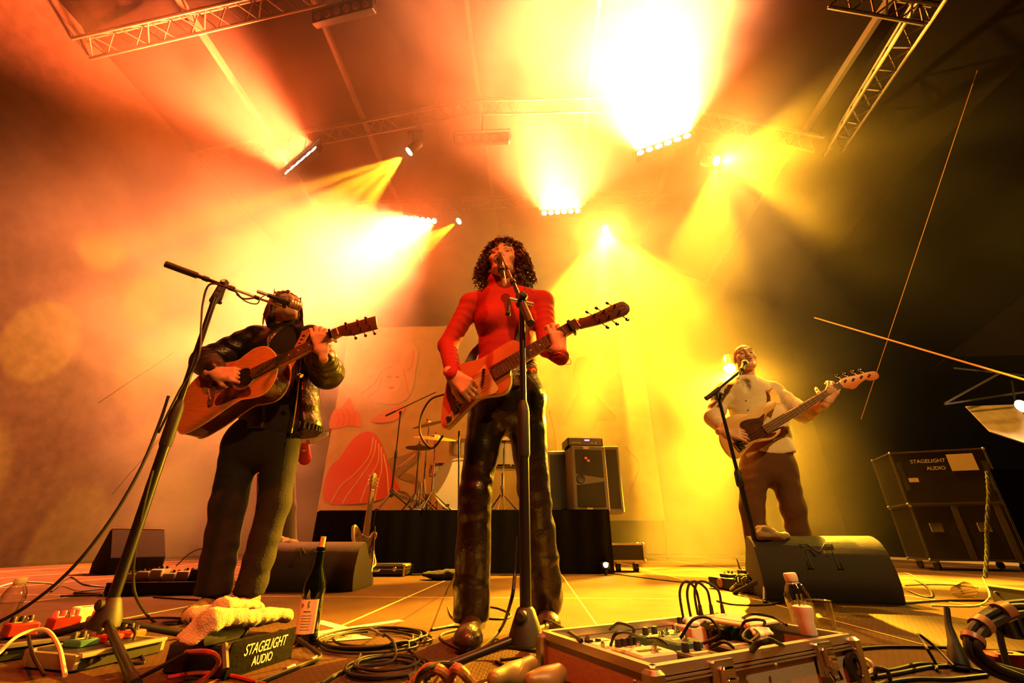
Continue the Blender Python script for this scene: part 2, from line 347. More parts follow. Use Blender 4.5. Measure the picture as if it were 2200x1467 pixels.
# trusses
def truss(label, p0, p1, wd=.30, n=None, group='roof trusses'):
    p0, p1 = V(p0), V(p1); d = (p1-p0); L = d.length; d.normalize(); s = d.cross(V((0, 0, 1))).normalized(); u = s.cross(d)
    t = thing('roof_truss', label, 'truss', p0, group); off = [s*wd/2, -s*wd/2, u*wd*.87]
    for q in off: MB().cyl(p0+q, p1+q, .025, 8).build('chord', 'trussalu', t)
    n = n or max(4, int(L/.42))
    for k in range(n):
        a = p0+d*(L*k/n); m_ = p0+d*(L*(k+.5)/n); b = p0+d*(L*(k+1)/n)
        for i, (q, r_) in enumerate(((off[0], off[2]), (off[1], off[2]), (off[0], off[1]))):
            MB().cyl(a+q, m_+r_, .011, 5).build('brace', 'trussalu', t)
            if k % 2 == i % 2 or i < 2: MB().cyl(m_+r_, b+q, .011, 5).build('brace', 'trussalu', t)
    return t
truss('aluminium lattice truss rising from the left eave across the top left corner', P(20, 140, 3.75), P(690, -14, 3.75))
truss('aluminium lattice truss sloping up behind the left light bar towards the ridge', P(420, 345, 5.85), P(1010, 232, 5.85))
truss('level aluminium lattice truss over the middle of the stage above the unlit lamps', P(1015, 231, 5.85), P(1330, 222, 5.85))
truss('aluminium lattice truss sloping down behind the bright light bar on the right', P(1335, 222, 5.85), P(1760, 310, 5.85))
truss('rear aluminium lattice truss behind the lower row of lights', P(720, 450, 8.6), P(1440, 425, 8.6))
truss('aluminium lattice truss running back along the left eave', P(-20, 90, 3.2), P(345, 418, 8.5))
truss('aluminium lattice truss running back along the dark right eave', P(2010, -10, 3.0), P(1790, 330, 6.2))
truss('short truss tying the two roof sides across the dark top right', P(1790, -6, 3.1), P(2000, 30, 3.1), .2)
# light fixtures
def bar_fixture(label, p, d, on, hang, group='strip lights on the trusses', L=1.0):
    p, d = V(p), V(d).normalized(); x = V((1, 0, 0)); x = (x-d*x.dot(d)).normalized(); y = (-d).cross(x); t = thing('strip_light', label, 'stage light', p, group)
    R = Matrix((x, y, -d)).transposed(); MB().box(p-d*.06, (L+.06, .20, .12), R, bev=.012).build('housing', 'blackmetal', t)
    for i in range(6):
        c = p + x*((i-2.5)*L/6)
        MB().lathe(c-d*.004, [(.066, 0), (.062, .010), (.030, .016), (.002, .018)], d, 20).build('lens', 'lens_on' if on else 'lens_off', t)
    b = MB(); b.tube([p-x*(L/2+.05)-d*.06, p-x*(L/2+.05)+V((0, 0, .2)), p+x*(L/2+.05)+V((0, 0, .2)), p+x*(L/2+.05)-d*.06], .012, 6); b.cyl(p+V((0, 0, .2)), p+V((0, 0, hang)), .022, 8); b.build('bracket', 'blackmetal', t)
    return t
bar_fixture('lit six lamp strip light glaring on the left truss', BAR_A, BARS[0][1], True, .95)
bar_fixture('brightest lit strip light high on the right truss', BAR_B, BARS[1][1], True, .9)
bar_fixture('lit strip light low behind the left side of the stage above the backdrop', BAR_C, BARS[2][1], True, .6)
bar_fixture('lit strip light on the rear truss right of the singer', BAR_D, BARS[3][1], True, .6)
bar_fixture('unlit strip light with six dark lenses at the top edge', P(733, 20, 3.6), V((-.2, -.9, -.35)), False, .35)
bar_fixture('unlit strip light with six dim lenses hanging under the middle truss', P(1035, 295, 5.8), V((0, -.95, -.3)), False, .6)
def head_fixture(label, p, d, hang, group='moving heads on the trusses'):
    p, d = V(p), V(d).normalized(); t = thing('moving_light', label, 'stage light', p, group)
    q = p - d*.06; s_ = d.cross(V((0, 0, 1))).normalized()
    MB().lathe(q-d*.26, [(.03, 0), (.085, .03), (.10, .12), (.095, .24), (.085, .30)], d, 20).build('lamp_head', 'blackmetal', t)
    MB().lathe(p+d*.0, [(.078, -.02), (.078, .0), (.04, .012), (.002, .015)], d, 20).build('lens', 'lens_yel', t)
    top = q-d*.1+V((0, 0, .26*(1 if hang > 0 else -1)))
    MB().tube([q-d*.1+s_*.10, q-d*.1+s_*.13+(top-q+d*.1)*.5, top+s_*.10, top-s_*.10, q-d*.1-s_*.13+(top-q+d*.1)*.5, q-d*.1-s_*.10], .022, 8).build('yoke', 'blackmetal', t)
    MB().box(top+V((0, 0, .05*(1 if hang > 0 else -1))), (.30, .22, .10), bev=.015).build('base', 'blackmetal', t)
    MB().cyl(top+V((0, 0, .1*(1 if hang > 0 else -1))), V((top.x, top.y, top.z+hang if hang > 0 else .0)), .02, 8).build('hanging_pipe', 'blackmetal', t)
head_fixture('moving head on the left truss throwing yellow beams down to the left', HEAD_A, HEADS[0][1], .9)
head_fixture('moving head on the rear truss left of the singer with a narrow yellow beam', HEAD_B, HEADS[1][1], .5)
head_fixture('moving head on the right truss fanning yellow beams to the right', HEAD_C, HEADS[2][1], 1.0)
head_fixture('glaring moving head low on the rear truss right of the singer', HEAD_D, HEADS[3][1], .5)
head_fixture('moving head on a floor stand shining behind the bassist', HEAD_E, HEADS[4][1], -(HEAD_E.z-.28-.02), 'moving heads on stands')
# riser, skirt and painted cloth
rz = .632; r0, r1 = -2.50, .80
rs = thing('drum_riser', 'low black skirted riser that carries the drum kit and the amplifier', 'riser', ((r0+r1)/2, 6.3, 0))
MB().box(((r0+r1)/2, 6.35, rz-.03), (r1-r0, 2.4, .06), bev=.006).build('deck_board', 'tarpdark', rs)
q = []; nf = 130
def fold(a, b, n, amp=.018):
    pts = []
    for i in range(n+1):
        t_ = i/n; p = V(a).lerp(V(b), t_); s_ = (V(b)-V(a)).normalized().cross(V((0, 0, 1))); pts.append(p+s_*amp*(math.sin(t_*n*.9)+.5*math.sin(t_*n*.37+1)))
    return pts
def curtain(name, a, b, z0, z1_, n, m, parent, amp=.018):
    pts = fold(a, b, n, amp); vs = []; fs = []; s_ = (V(b)-V(a)).normalized().cross(V((0, 0, 1)))
    for p in pts:
        for th in (0, .006):
            vs += [V((p.x, p.y, z0))+s_*th, V((p.x, p.y, z1_))+s_*th]
    k = len(pts)
    for i in range(k-1):
        a_ = i*4; b_ = a_+4; fs += [(a_, b_, b_+1, a_+1), (a_+2, a_+3, b_+3, b_+2), (a_+1, b_+1, b_+3, a_+3), (a_, a_+2, b_+2, b_)]
    fs += [(0, 1, 3, 2), ((k-1)*4, (k-1)*4+2, (k-1)*4+3, (k-1)*4+1)]
    return MB().add(vs, fs).build(name, m, parent)
curtain('skirt', (r0, 5.13, 0), (r1, 5.13, 0), .005, rz-.015, 110, 'drape', rs)
curtain('skirt', (r0+.03, 7.5, 0), (r0+.03, 5.16, 0), .005, rz-.015, 70, 'drape', rs); curtain('skirt', (r1-.03, 5.16, 0), (r1-.03, 7.5, 0), .005, rz-.015, 70, 'drape', rs)
YC = 8.9
M['cloth'] = mat('cloth', (.28, .24, .14), .9, bump=.4, scale=5, var=.1); M['print_red'] = mat('print_red', (.36, .022, .010), .9); M['print_line'] = mat('print_line', (.50, .36, .2), .9)
M['print_dark'] = mat('print_dark', (.13, .11, .07), .9); M['print_pale'] = mat('print_pale', (.36, .26, .16), .9); M['print_orange'] = mat('print_orange', (.36, .10, .035), .9)
cl = thing('backdrop', 'pale printed backdrop cloth with a red hill and a long haired woman behind the drums', 'backdrop', V((-.8, YC, .66)))
xl, xr = P(683, 1090, YC).x, P(1425, 1090, YC).x; ct = 4.9
curtain('cloth', (xl, YC, 0), (xr, YC, 0), .66, ct, 40, 'cloth', cl, .012)
MB().cyl(V((xl, YC+.06, ct)), V((xr, YC+.06, ct)), .025, 8).build('hanging_pipe', 'trussalu', cl)
for x_ in (xl+.03, xr-.03): MB().cyl(V((x_, YC+.06, 0)), V((x_, YC+.06, ct)), .025, 8).build('upright', 'trussalu', cl)
def zb8(p): return (660+p[0]*.38168, 700+p[1]*.38173)
def prt(name, pts, m, d=.03, n=4, f=zb8):
    q = []
    for p in pts: c = P(*f(p), YC); q.append(V((c.x, c.z, 0)))
    q = spline(q, n, True) if n > 1 else q
    return MB().prism([(p.x, p.y) for p in q], 0, .004, (V((0, YC-d, 0)), V((1, 0, 0)), V((0, 0, 1)), V((0, -1, 0)))).build(name, m, cl, recalc=True)
def prl(name, pts, m, r=.012, d=.036, f=zb8): return MB().tube(spline([P(*f(p), YC-d) for p in pts], 6), r, 5).build(name, m, cl)
prt('red_hill', [(125, 1000), (95, 930), (130, 800), (190, 740), (245, 655), (310, 603), (365, 598), (405, 635), (440, 720), (470, 800), (495, 860), (520, 922), (460, 960), (380, 985), (290, 1000)], 'print_red')
for pts in ([(372, 625), (350, 730), (270, 830), (190, 900), (130, 1000)], [(388, 640), (370, 740), (300, 850), (220, 960), (200, 1000)], [(402, 660), (400, 760), (350, 860), (300, 990)], [(416, 680), (420, 800), (400, 880), (380, 985)], [(430, 720), (450, 830), (458, 955)]): prl('hill_line', pts, 'print_line')
prt('red_flame', [(150, 480), (195, 465), (238, 405), (262, 440), (268, 482), (292, 480), (310, 566), (240, 562), (130, 578)], 'print_orange', n=3)
for k in range(4): prl('flame_line', [(165+k*30, 485-k*8), (180+k*30, 520), (168+k*32, 560)], 'print_red', .008)
prt('orange_bird', [(360, 535), (420, 495), (500, 458), (545, 446), (550, 480), (505, 528), (430, 545)], 'print_orange')
prt('dark_leaf', [(460, 750), (540, 730), (632, 700), (610, 762), (560, 805), (520, 852), (480, 820)], 'print_dark'); prt('dark_wave', [(515, 850), (560, 828), (612, 850), (665, 920), (640, 925), (600, 880), (550, 868)], 'print_dark')
for k in range(3): prl('leaf_line', [(500+k*25, 800-k*8), (550+k*18, 765-k*8), (610, 715+k*6)], 'print_line', .008)
prl('dark_swirl', [(485, 920), (520, 950), (560, 960), (600, 1000)], 'print_dark', .025); prl('dark_swirl', [(520, 925), (560, 935), (590, 970), (640, 990)], 'print_dark', .02)
prt('long_hair', [(285, 395), (345, 320), (400, 255), (470, 215), (520, 205), (545, 130), (590, 108), (625, 150), (612, 250), (600, 330), (570, 405), (500, 440), (400, 430)], 'print_pale', .024)
prt('face', [(430, 250), (480, 235), (525, 260), (535, 310), (510, 365), (475, 385), (445, 350), (425, 300)], 'print_pale', .034)
prl('hair_line', [(300, 385), (380, 320), (425, 250), (480, 225)], 'print_orange', .008); prl('hair_line', [(340, 400), (400, 350), (420, 290)], 'print_orange', .008); prl('hair_line', [(545, 240), (560, 320), (575, 390)], 'print_orange', .008); prl('hair_line', [(600, 130), (590, 220), (560, 250)], 'print_orange', .008)
for x in (462, 508): prl('eye', [(x-12, 290), (x, 283), (x+12, 290)], 'print_dark', .009, .044)
prt('lips', [(458, 350), (470, 343), (476, 347), (484, 343), (494, 350), (476, 358)], 'print_red', .042, 2)
idp = lambda p: p
prt('dark_figure', [(1238, 772), (1262, 768), (1275, 800), (1268, 830), (1300, 870), (1325, 900), (1285, 905), (1278, 925), (1240, 930), (1212, 912), (1222, 880), (1240, 840), (1232, 800)], 'print_dark', .03, 3, idp)
prl('figure_curl', [(1180, 880), (1195, 960), (1170, 1040)], 'print_orange', .012, .036, idp); prl('figure_curl', [(1345, 960), (1372, 1000), (1350, 1060)], 'print_orange', .012, .036, idp)
# ------------------------------------------------------------------ organic shapes: distance fields meshed by surface nets
def A(p): return np.array((p[0], p[1], p[2]), dtype=np.float64)
def vnoise(X, Y, Z, s, seed=0):
    X, Y, Z = X*s, Y*s, Z*s
    xi, yi, zi = np.floor(X).astype(np.int64), np.floor(Y).astype(np.int64), np.floor(Z).astype(np.int64)
    fx, fy, fz = X-xi, Y-yi, Z-zi; fx = fx*fx*(3-2*fx); fy = fy*fy*(3-2*fy); fz = fz*fz*(3-2*fz); r = 0
    for a in (0, 1):
        for b in (0, 1):
            for c in (0, 1):
                h = ((xi+a)*73856093) ^ ((yi+b)*19349663) ^ ((zi+c)*83492791) ^ (seed*2654435761); h = (h*1103515245 + 12345) & 0x7fffffff; h = (h ^ (h >> 13))*1274126177 & 0x7fffffff
                r = r + (h & 0xffff)/65535.*(fx if a else 1-fx)*(fy if b else 1-fy)*(fz if c else 1-fz)
    return r*2-1
class SDF:
    """a list of rounded limbs and ellipsoids joined smoothly; ops: u union, s subtract"""
    def __init__(s): s.p = []
    def cone(s, a, b, ra, rb=None, k=.02, op='u', wr=None):
        """limb from a to b. wr = (amplitude, wavelength): cloth wrinkles across the limb"""
        s.p.append(('c', A(a), A(b), ra, ra if rb is None else rb, k, op, wr)); return s
    def chain(s, pts, rs, k=.02, op='u', wr=None):
        for i in range(len(pts)-1): s.cone(pts[i], pts[i+1], rs[i], rs[i+1], k, op, wr)
        return s
    def ell(s, c, r, R=None, k=.02, op='u'):
        s.p.append(('e', A(c), np.array(r, float), np.eye(3) if R is None else np.array(R), k, op)); return s
    def oval(s, a, b, wa, wb, side, k=.03, op='u', wr=None):
        """limb of oval section: wa = (half width along side, half depth) at a, wb at b"""
        s.p.append(('o', A(a), A(b), wa, wb, A(side), k, op, wr)); return s
    def bounds(s):
        lo = np.full(3, 1e9); hi = -lo
        for q in s.p:
            if q[-2 if q[0] != 'e' else -1] == 's': continue
            if q[0] == 'c': r = max(q[3], q[4]); ps = (q[1], q[2])
            elif q[0] == 'e': r = max(q[2]); ps = (q[1],)
            else: r = max(*q[3], *q[4]); ps = (q[1], q[2])
            for p in ps: lo = np.minimum(lo, p-r); hi = np.maximum(hi, p+r)
        return lo, hi
    def mesh(s, h, noise=None, cut=None, pad=.03):
        lo, hi = s.bounds(); lo = lo-pad; hi = hi+pad; n = np.ceil((hi-lo)/h).astype(int)+1
        F = np.full(n, 1.0); ax = [lo[i]+h*np.arange(n[i]) for i in range(3)]
        for q in s.p:
            if q[0] == 'e': r = max(q[2]); pa = pb = q[1]; k, op, wr = q[4], q[5], None
            elif q[0] == 'c': r = max(q[3], q[4]); pa, pb = q[1], q[2]; k, op, wr = q[5], q[6], q[7]
            else: r = max(*q[3], *q[4]); pa, pb = q[1], q[2]; k, op, wr = q[6], q[7], q[8]
            m = r+k*2+3*h+.01
            i0 = np.maximum(((np.minimum(pa, pb)-m-lo)/h).astype(int), 0); i1 = np.minimum(((np.maximum(pa, pb)+m-lo)/h).astype(int)+2, n)
            if (i1 <= i0).any(): continue
            sl = tuple(slice(i0[i], i1[i]) for i in range(3))
            X, Y, Z = np.meshgrid(*[ax[i][sl[i]] for i in range(3)], indexing='ij')
            if q[0] == 'e':
                dx, dy, dz = X-pa[0], Y-pa[1], Z-pa[2]; R = q[3]; rr = q[2]
                l = [(dx*R[0, i]+dy*R[1, i]+dz*R[2, i])/rr[i] for i in range(3)]
                k0 = np.sqrt(l[0]**2+l[1]**2+l[2]**2)+1e-9
                k1 = np.sqrt((l[0]/rr[0])**2+(l[1]/rr[1])**2+(l[2]/rr[2])**2)+1e-9
                d = k0*(k0-1)/k1
            else:
                ab = pb-pa; L2 = max(ab@ab, 1e-12); t = ((X-pa[0])*ab[0]+(Y-pa[1])*ab[1]+(Z-pa[2])*ab[2])/L2; t = np.clip(t, 0, 1)
                dx, dy, dz = X-pa[0]-t*ab[0], Y-pa[1]-t*ab[1], Z-pa[2]-t*ab[2]
                if q[0] == 'c': d = np.sqrt(dx*dx+dy*dy+dz*dz)-(q[3]+(q[4]-q[3])*t)
                else:
                    un = ab/math.sqrt(L2); sd = q[5]-un*(q[5]@un); sd = sd/np.linalg.norm(sd); dp = np.cross(un, sd)
                    a_ = q[3][0]+(q[4][0]-q[3][0])*t; b_ = q[3][1]+(q[4][1]-q[3][1])*t; e_ = np.minimum(a_, b_)
                    x_ = (dx*sd[0]+dy*sd[1]+dz*sd[2])/a_; y_ = (dx*dp[0]+dy*dp[1]+dz*dp[2])/b_; z_ = (dx*un[0]+dy*un[1]+dz*un[2])/e_
                    k0 = np.sqrt(x_**2+y_**2+z_**2)+1e-9; k1 = np.sqrt((x_/a_)**2+(y_/b_)**2+(z_/e_)**2)+1e-9; d = k0*(k0-1)/k1
                if wr is not None:
                    ph = vnoise(X, Y, Z, 14, 3)*2.4+vnoise(X, Y, Z, 6, 5)*3
                    am = (vnoise(X, Y, Z, 7, 9)*.5+.5); d = d - wr[0]*am*np.sin(2*PI*t*math.sqrt(L2)/wr[1]+ph)
            G_ = F[sl]
            if op == 'u':
                hh = np.clip(.5+.5*(G_-d)/k, 0, 1); F[sl] = G_*(1-hh)+d*hh - k*hh*(1-hh)
            else:
                hh = np.clip(.5-.5*(G_+d)/k, 0, 1); F[sl] = G_*(1-hh)-d*hh + k*hh*(1-hh)
        if noise or cut:
            X, Y, Z = np.meshgrid(*ax, indexing='ij', sparse=False)
            if noise: F = F + noise(X, Y, Z)
            if cut:
                for c in cut: F = np.maximum(F, c(X, Y, Z))
        return surface_nets(F, lo, h)
def surface_nets(F, lo, h):
    ins = F < 0; nx, ny, nz = F.shape
    cnt = np.zeros((nx-1, ny-1, nz-1), np.int32); pos = np.zeros((nx-1, ny-1, nz-1, 3))
    co = [(a, b, c) for a in (0, 1) for b in (0, 1) for c in (0, 1)]
    def sub(Q, o): return Q[o[0]:nx-1+o[0], o[1]:ny-1+o[1], o[2]:nz-1+o[2]]
    act = np.zeros((nx-1, ny-1, nz-1), bool); s0 = sub(ins, (0, 0, 0))
    for o in co[1:]: act |= sub(ins, o) != s0
    I = np.argwhere(act); 
    if len(I) == 0: return np.zeros((0, 3)), np.zeros((0, 4), int)
    acc = np.zeros((len(I), 3)); c = np.zeros(len(I))
    for o in co:
        for d in range(3):
            if o[d]: continue
            o2 = list(o); o2[d] = 1
            fa = F[I[:, 0]+o[0], I[:, 1]+o[1], I[:, 2]+o[2]]; fb = F[I[:, 0]+o2[0], I[:, 1]+o2[1], I[:, 2]+o2[2]]
            x = (fa < 0) != (fb < 0); t = np.where(x, fa/np.where(x, fa-fb, 1), 0)
            p = np.tile(np.array(o, float), (len(I), 1)); p[:, d] += t; acc += p*x[:, None]; c += x
    v = lo + h*(I + acc/c[:, None]); idx = np.full(act.shape, -1, np.int64); idx[tuple(I.T)] = np.arange(len(I)); fs = []
    for d in range(3):
        s1 = [slice(None)]*3; s2 = [slice(None)]*3; s1[d] = slice(0, -1); s2[d] = slice(1, None)
        a = ins[tuple(s1)]; b = ins[tuple(s2)]; E_ = np.argwhere(a != b); u, w_ = [(1, 2), (2, 0), (0, 1)][d]
        ok = (E_[:, u] > 0) & (E_[:, w_] > 0) & (E_[:, u] < act.shape[u]) & (E_[:, w_] < act.shape[w_]); E_ = E_[ok]
        if not len(E_): continue
        def g(du, dw):
            e = E_.copy(); e[:, u] -= du; e[:, w_] -= dw; return idx[e[:, 0], e[:, 1], e[:, 2]]
        q = np.stack([g(1, 1), g(0, 1), g(0, 0), g(1, 0)], 1); fl = ~a[tuple(E_.T)]; q[fl] = q[fl][:, ::-1]; fs.append(q)
    return v, np.concatenate(fs) if fs else np.zeros((0, 4), int)
def np_obj(name, parts, m, parent=None, loc=None):
    """one mesh object out of [(verts, faces), ...]"""
    vs = []; fs = []; n = 0
    for v, f in parts: vs.append(v); fs.append(f+n); n += len(v)
    vs = np.concatenate(vs); fs = np.concatenate(fs)
    b = A(root_base(parent)) if parent is not None else (A(loc) if loc is not None else np.array([vs[:, 0].mean(), vs[:, 1].mean(), vs[:, 2].min()]))
    vs = vs-b; me = bpy.data.meshes.new(name); me.vertices.add(len(vs)); me.vertices.foreach_set('co', vs.astype(np.float32).ravel())
    me.loops.add(fs.size); me.loops.foreach_set('vertex_index', fs.astype(np.int32).ravel()); me.polygons.add(len(fs))
    me.polygons.foreach_set('loop_start', np.arange(0, fs.size, 4, dtype=np.int32)); me.update(calc_edges=True); me.validate()
    me.shade_smooth(); me.materials.append(M[m] if isinstance(m, str) else m)
    o = bpy.data.objects.new(name, me); C.objects.link(o)
    if parent is not None: o.parent = parent
    else: o.location = b; BASE[o.name] = V(b)
    return o
def basis(x, z):
    """right-handed axes with x kept and z made square to it (columns)"""
    x = V(x).normalized(); z = V(z); z = (z-x*z.dot(x)).normalized(); y = z.cross(x); return np.array((A(x), A(y), A(z))).T
def hand(s, wrist, xd, zd, thumb=1, curl=(.6, .8, .5), spread=.08, sc=1.0, th=(.5, .35), each=None):
    """five unequal bent fingers on a palm: xd along the palm, zd the way the palm faces, thumb=+1/-1: side of the thumb along z cross x"""
    B = basis(xd, zd); o = A(wrist)
    def W(p): return o + B @ (np.array((p[0], p[1]*thumb, p[2]))*sc)
    k = .007*sc
    kn = [(.088, .030, 0), (.092, .010, .002), (.088, -.010, 0), (.080, -.029, -.003)]; ln = [(.042, .025, .021), (.046, .029, .022), (.042, .027, .021), (.033, .020, .019)]
    s.cone(W((-.03, 0, 0)), W((.012, 0, 0)), .026*sc, .025*sc, .02)
    for i, q in enumerate(kn):
        s.cone(W((.01, q[1]*.55, 0)), W(q), .0155*sc, .0115*sc, .016*sc)
        a = 0.0; p = np.array(q); y0 = (1.5-i)*spread; cu = curl if each is None else each[i]
        rr = (.0098, .0088, .0078, .0066)
        for j in range(3):
            a += cu[j]; n = p + np.array((math.cos(a)*math.cos(y0), math.sin(y0)*math.cos(a), math.sin(a)))*ln[i][j]
            s.cone(W(p), W(n), rr[j]*sc, rr[j+1]*sc, .005*sc); p = n
    t0 = np.array((.018, .022, .006)); d1 = np.array((math.cos(th[0])*.9, math.sin(th[0])+.25, th[1])); d1 /= np.linalg.norm(d1)
    t1 = t0+d1*.042; d2 = np.array((d1[0]+.25, d1[1]*.5, d1[2]+.25)); d2 /= np.linalg.norm(d2); t2 = t1+d2*.032; d3 = np.array((d2[0]+.1, d2[1]*.5, d2[2]+.2)); d3 /= np.linalg.norm(d3); t3 = t2+d3*.024
    s.cone(W(t0), W(t1), .0165*sc, .0125*sc, .014*sc); s.cone(W(t1), W(t2), .0115*sc, .0102*sc, .006*sc); s.cone(W(t2), W(t3), .0102*sc, .008*sc, .005*sc)
    return W
def head_sdf(s, c, fwd, up, sc=1.0, mouth=.006, jaw=1.0):
    """skull, jaw, brow, nose, lips, ears; returns the local-to-world map (x to the person's left, y forward, z up)"""
    f = V(fwd).normalized(); u = V(up); u = (u-f*u.dot(f)).normalized(); x = f.cross(u); R = np.array((A(x), A(f), A(u))).T
    o = A(c)
    def W(p): return o + R @ (np.array(p)*sc)
    E = lambda p, r, k=.015, op='u': s.ell(W(p), np.array(r)*sc, R, k*sc, op)
    E((0, -.012, .035), (.074, .094, .084)); E((0, .025, -.03), (.060*jaw, .066, .074), .03); E((0, .030, -.078), (.042*jaw, .048, .032), .03)
    s.cone(W((0, .075, -.092)), W((0, .062, -.098)), .017*sc, .022*sc, .02*sc)
    for q in (-1, 1):
        E((q*.046, .052, -.012), (.022, .026, .022), .02); s.cone(W((q*.05, .0, -.06)), W((q*.02, .07, -.092)), .018*sc, .014*sc, .02*sc)
        s.cone(W((q*.012, .082, .036)), W((q*.046, .068, .034)), .011*sc, .010*sc, .012*sc)
        E((q*.032, .090, .012), (.018, .014, .012), .012, 's'); E((q*.032, .074, .011), (.014, .013, .0115), .003)
        E((q*.074, -.012, -.004), (.010, .020, .032), .006); E((q*.082, -.006, .0), (.006, .010, .018), .006, 's')
        E((q*.011, .092, -.030), (.010, .010, .008), .006)
    s.cone(W((0, .085, .022)), W((0, .104, -.022)), .009*sc, .0125*sc, .012*sc); E((0, .103, -.026), (.011, .011, .009), .006)
    E((0, .080, -.054), (.026, .014, .018), .012)
    E((0, .091, -.0475), (.022, .0075, .0055), .004); E((0, .089, -.0605-mouth), (.019, .0075, .0062), .004)
    E((0, .096, -.053-mouth*.5), (.017, .012, .0018+mouth*.5), .003, 's')
    return W, R
# ------------------------------------------------------------------ guitars and their players
def z1(p): return (340+p[0]*.29988, 540+p[1]*.29993)
def z2(p): return (880+p[0]*.31363, 500+p[1]*.31357)
def z3(p): return (1480+p[0]*.29993, 720+p[1]*.29993)
M['copper'] = mat('copper', (.50, .15, .055), .35, .15, var=.25, scale=6, coat=.4)
M['guard'] = mat('guard', (.55, .44, .26), .4)
M['maple'] = mat('maple', (.5, .26, .08), .4, var=.15, scale=8, stretch=(1, 12, 1))
M['rosewood'] = mat('rosewood', (.10, .045, .02), .5, var=.3, scale=20, stretch=(1, 10, 1))
M['spruce'] = mat('spruce', (.43, .17, .045), .3, var=.18, scale=5, stretch=(3, 30, 30), coat=.6)
M['mahogany'] = mat('mahogany', (.045, .014, .007), .22, var=.3, scale=6, coat=.7)
M['binding'] = mat('binding', (.62, .45, .22), .4)
M['headwood'] = mat('headwood', (.07, .025, .012), .4, coat=.3)
M['basscream'] = mat('basscream', (.66, .40, .12), .35, coat=.4)
M['tortoise'] = mat('tortoise', (.07, .018, .008), .25, var=.5, scale=30, coat=.5)
M['bassneck'] = mat('bassneck', (.15, .05, .018), .45)
M['basshead'] = mat('basshead', (.52, .15, .04), .4)
M['strapwear'] = mat('strapwear', (.30, .13, .05), .7, bump=.3, scale=80)
class Guitar:
    def __init__(g, label, bridge, nut, nrm, zf):
        g.x, g.y, g.n = fr_axes(nut-bridge, nrm); g.o = bridge; g.zf = zf; g.L = (nut-bridge).length
        g.root = thing('guitar', label, 'guitar', bridge); g.fr = (g.o, g.x, g.y, g.n)
    def l(g, p):
        q = ONP(*g.zf(p), g.o, g.n)-g.o; return (q.dot(g.x), q.dot(g.y))
    def out(g, pts, n=4):
        q = [V((*g.l(p), 0)) for p in pts]; return [(p.x, p.y) for p in (spline(q, n, True) if n > 1 else q)]
    def w(g, x, y, z=0): return g.o+g.x*x+g.y*y+g.n*z
    def body(g, pts, d0, d1, m, name='body', n=4, bevel=.004):
        mb = MB(); mb.prism(g.out(pts, n), d0, d1, g.fr); return mb.build(name, m, g.root, bevel=bevel)
    def neck(g, x0, hw0, hw1, top, m_board, m_back, frets=14, dots=True):
        L = g.L
        MB().prism([(x0, -hw0), (L, -hw1), (L, hw1), (x0, hw0)], top-.006, top, g.fr).build('fretboard', m_board, g.root, smooth=False)
        nb = MB()
        nb.tube([g.w(x0-.01, 0, top-.0075-hw0*.9), g.w(L+.01, 0, top-.0075-hw1*.9)], [hw0*.9, hw1*.92], 12); nb.build('neck', m_back, g.root)
        for i in range(1, frets+1):
            xf = L*(2**(-i/12.0)); xf = L - (L-xf)
            x_ = L*2**(-i/12.0)
            if x_ < x0+.005: continue
            hw = hw0+(hw1-hw0)*(x_-x0)/(L-x0)
            MB().cyl(g.w(x_, -hw, top), g.w(x_, hw, top), .0011, 6).build('fret', 'steel', g.root)
            if dots and i in (3, 5, 7, 9):
                xd = L*2**(-(i-.5)/12.0); MB().cyl(g.w(xd, 0, top), g.w(xd, 0, top+.0008), .0035, 8).build('fret_marker', 'cream', g.root)
        MB().box(g.w(L, 0, top), (.004, hw1*2, .006), Matrix((g.x, g.y, g.n)).transposed()).build('nut', 'cream', g.root)
    def strings(g, k, x0, sp0, sp1, z0, z1_, r=.0006):
        for i in range(k):
            t = (i-(k-1)/2)/((k-1)/2)
            MB().cyl(g.w(x0, t*sp0, z0), g.w(g.L, t*sp1, z1_), r, 5).build('string', 'steel', g.root)
    def R(g): return Matrix((g.x, g.y, g.n)).transposed()
    def tuner(g, p, d, pegz, m='chrome', big=1.0):
        a = g.w(*p, pegz); t = MB(); t.cyl(g.w(*p, pegz-.016), g.w(*p, pegz+.010), .0042*big, 8)
        e = V((p[0]+d[0], p[1]+d[1], 0)); q = g.w(e.x, e.y, pegz-.016); t.cyl(g.w(*p, pegz-.014), q, .0028*big, 6)
        dirv = (q-g.w(*p, pegz-.016)).normalized(); R = Matrix((dirv, g.n.cross(dirv), g.n)).transposed()
        t.ell(q+dirv*.006, (.0095*big, .008*big, .0045*big), R, 10, 6); return t.build('tuning_peg', m, g.root)

# ---- centre: angular copper electric guitar
YW = 1.85
ge = Guitar('copper and cream electric guitar held by the woman in the red turtleneck', P(983, 848, YW-.17), P(1241, 694, YW-.26), V((.06, -1, .02)), z2)
out_e = [(330, 905), (480, 860), (600, 790), (690, 738), (745, 745), (765, 800), (735, 860), (715, 920), (692, 945), (688, 1020), (660, 1078), (600, 1105), (470, 1128), (370, 1220), (270, 1322), (235, 1338), (214, 1300), (222, 1190), (240, 1090), (268, 985)]
ge.body(out_e, -.052, -.004, 'cream', bevel=.006)
ge.body(out_e, -.004, .0, 'copper', 'body_top', bevel=.0012)
ge.body(out_e, -.0075, -.0035, 'red', 'body_edge', bevel=.0).scale = (1.004, 1.004, 1.0)
ge.body([(520, 900), (610, 1070), (590, 1098), (450, 1142), (438, 1085), (455, 1045), (425, 1008)], .0, .0035, 'guard', 'pickguard', n=1, bevel=.0008)
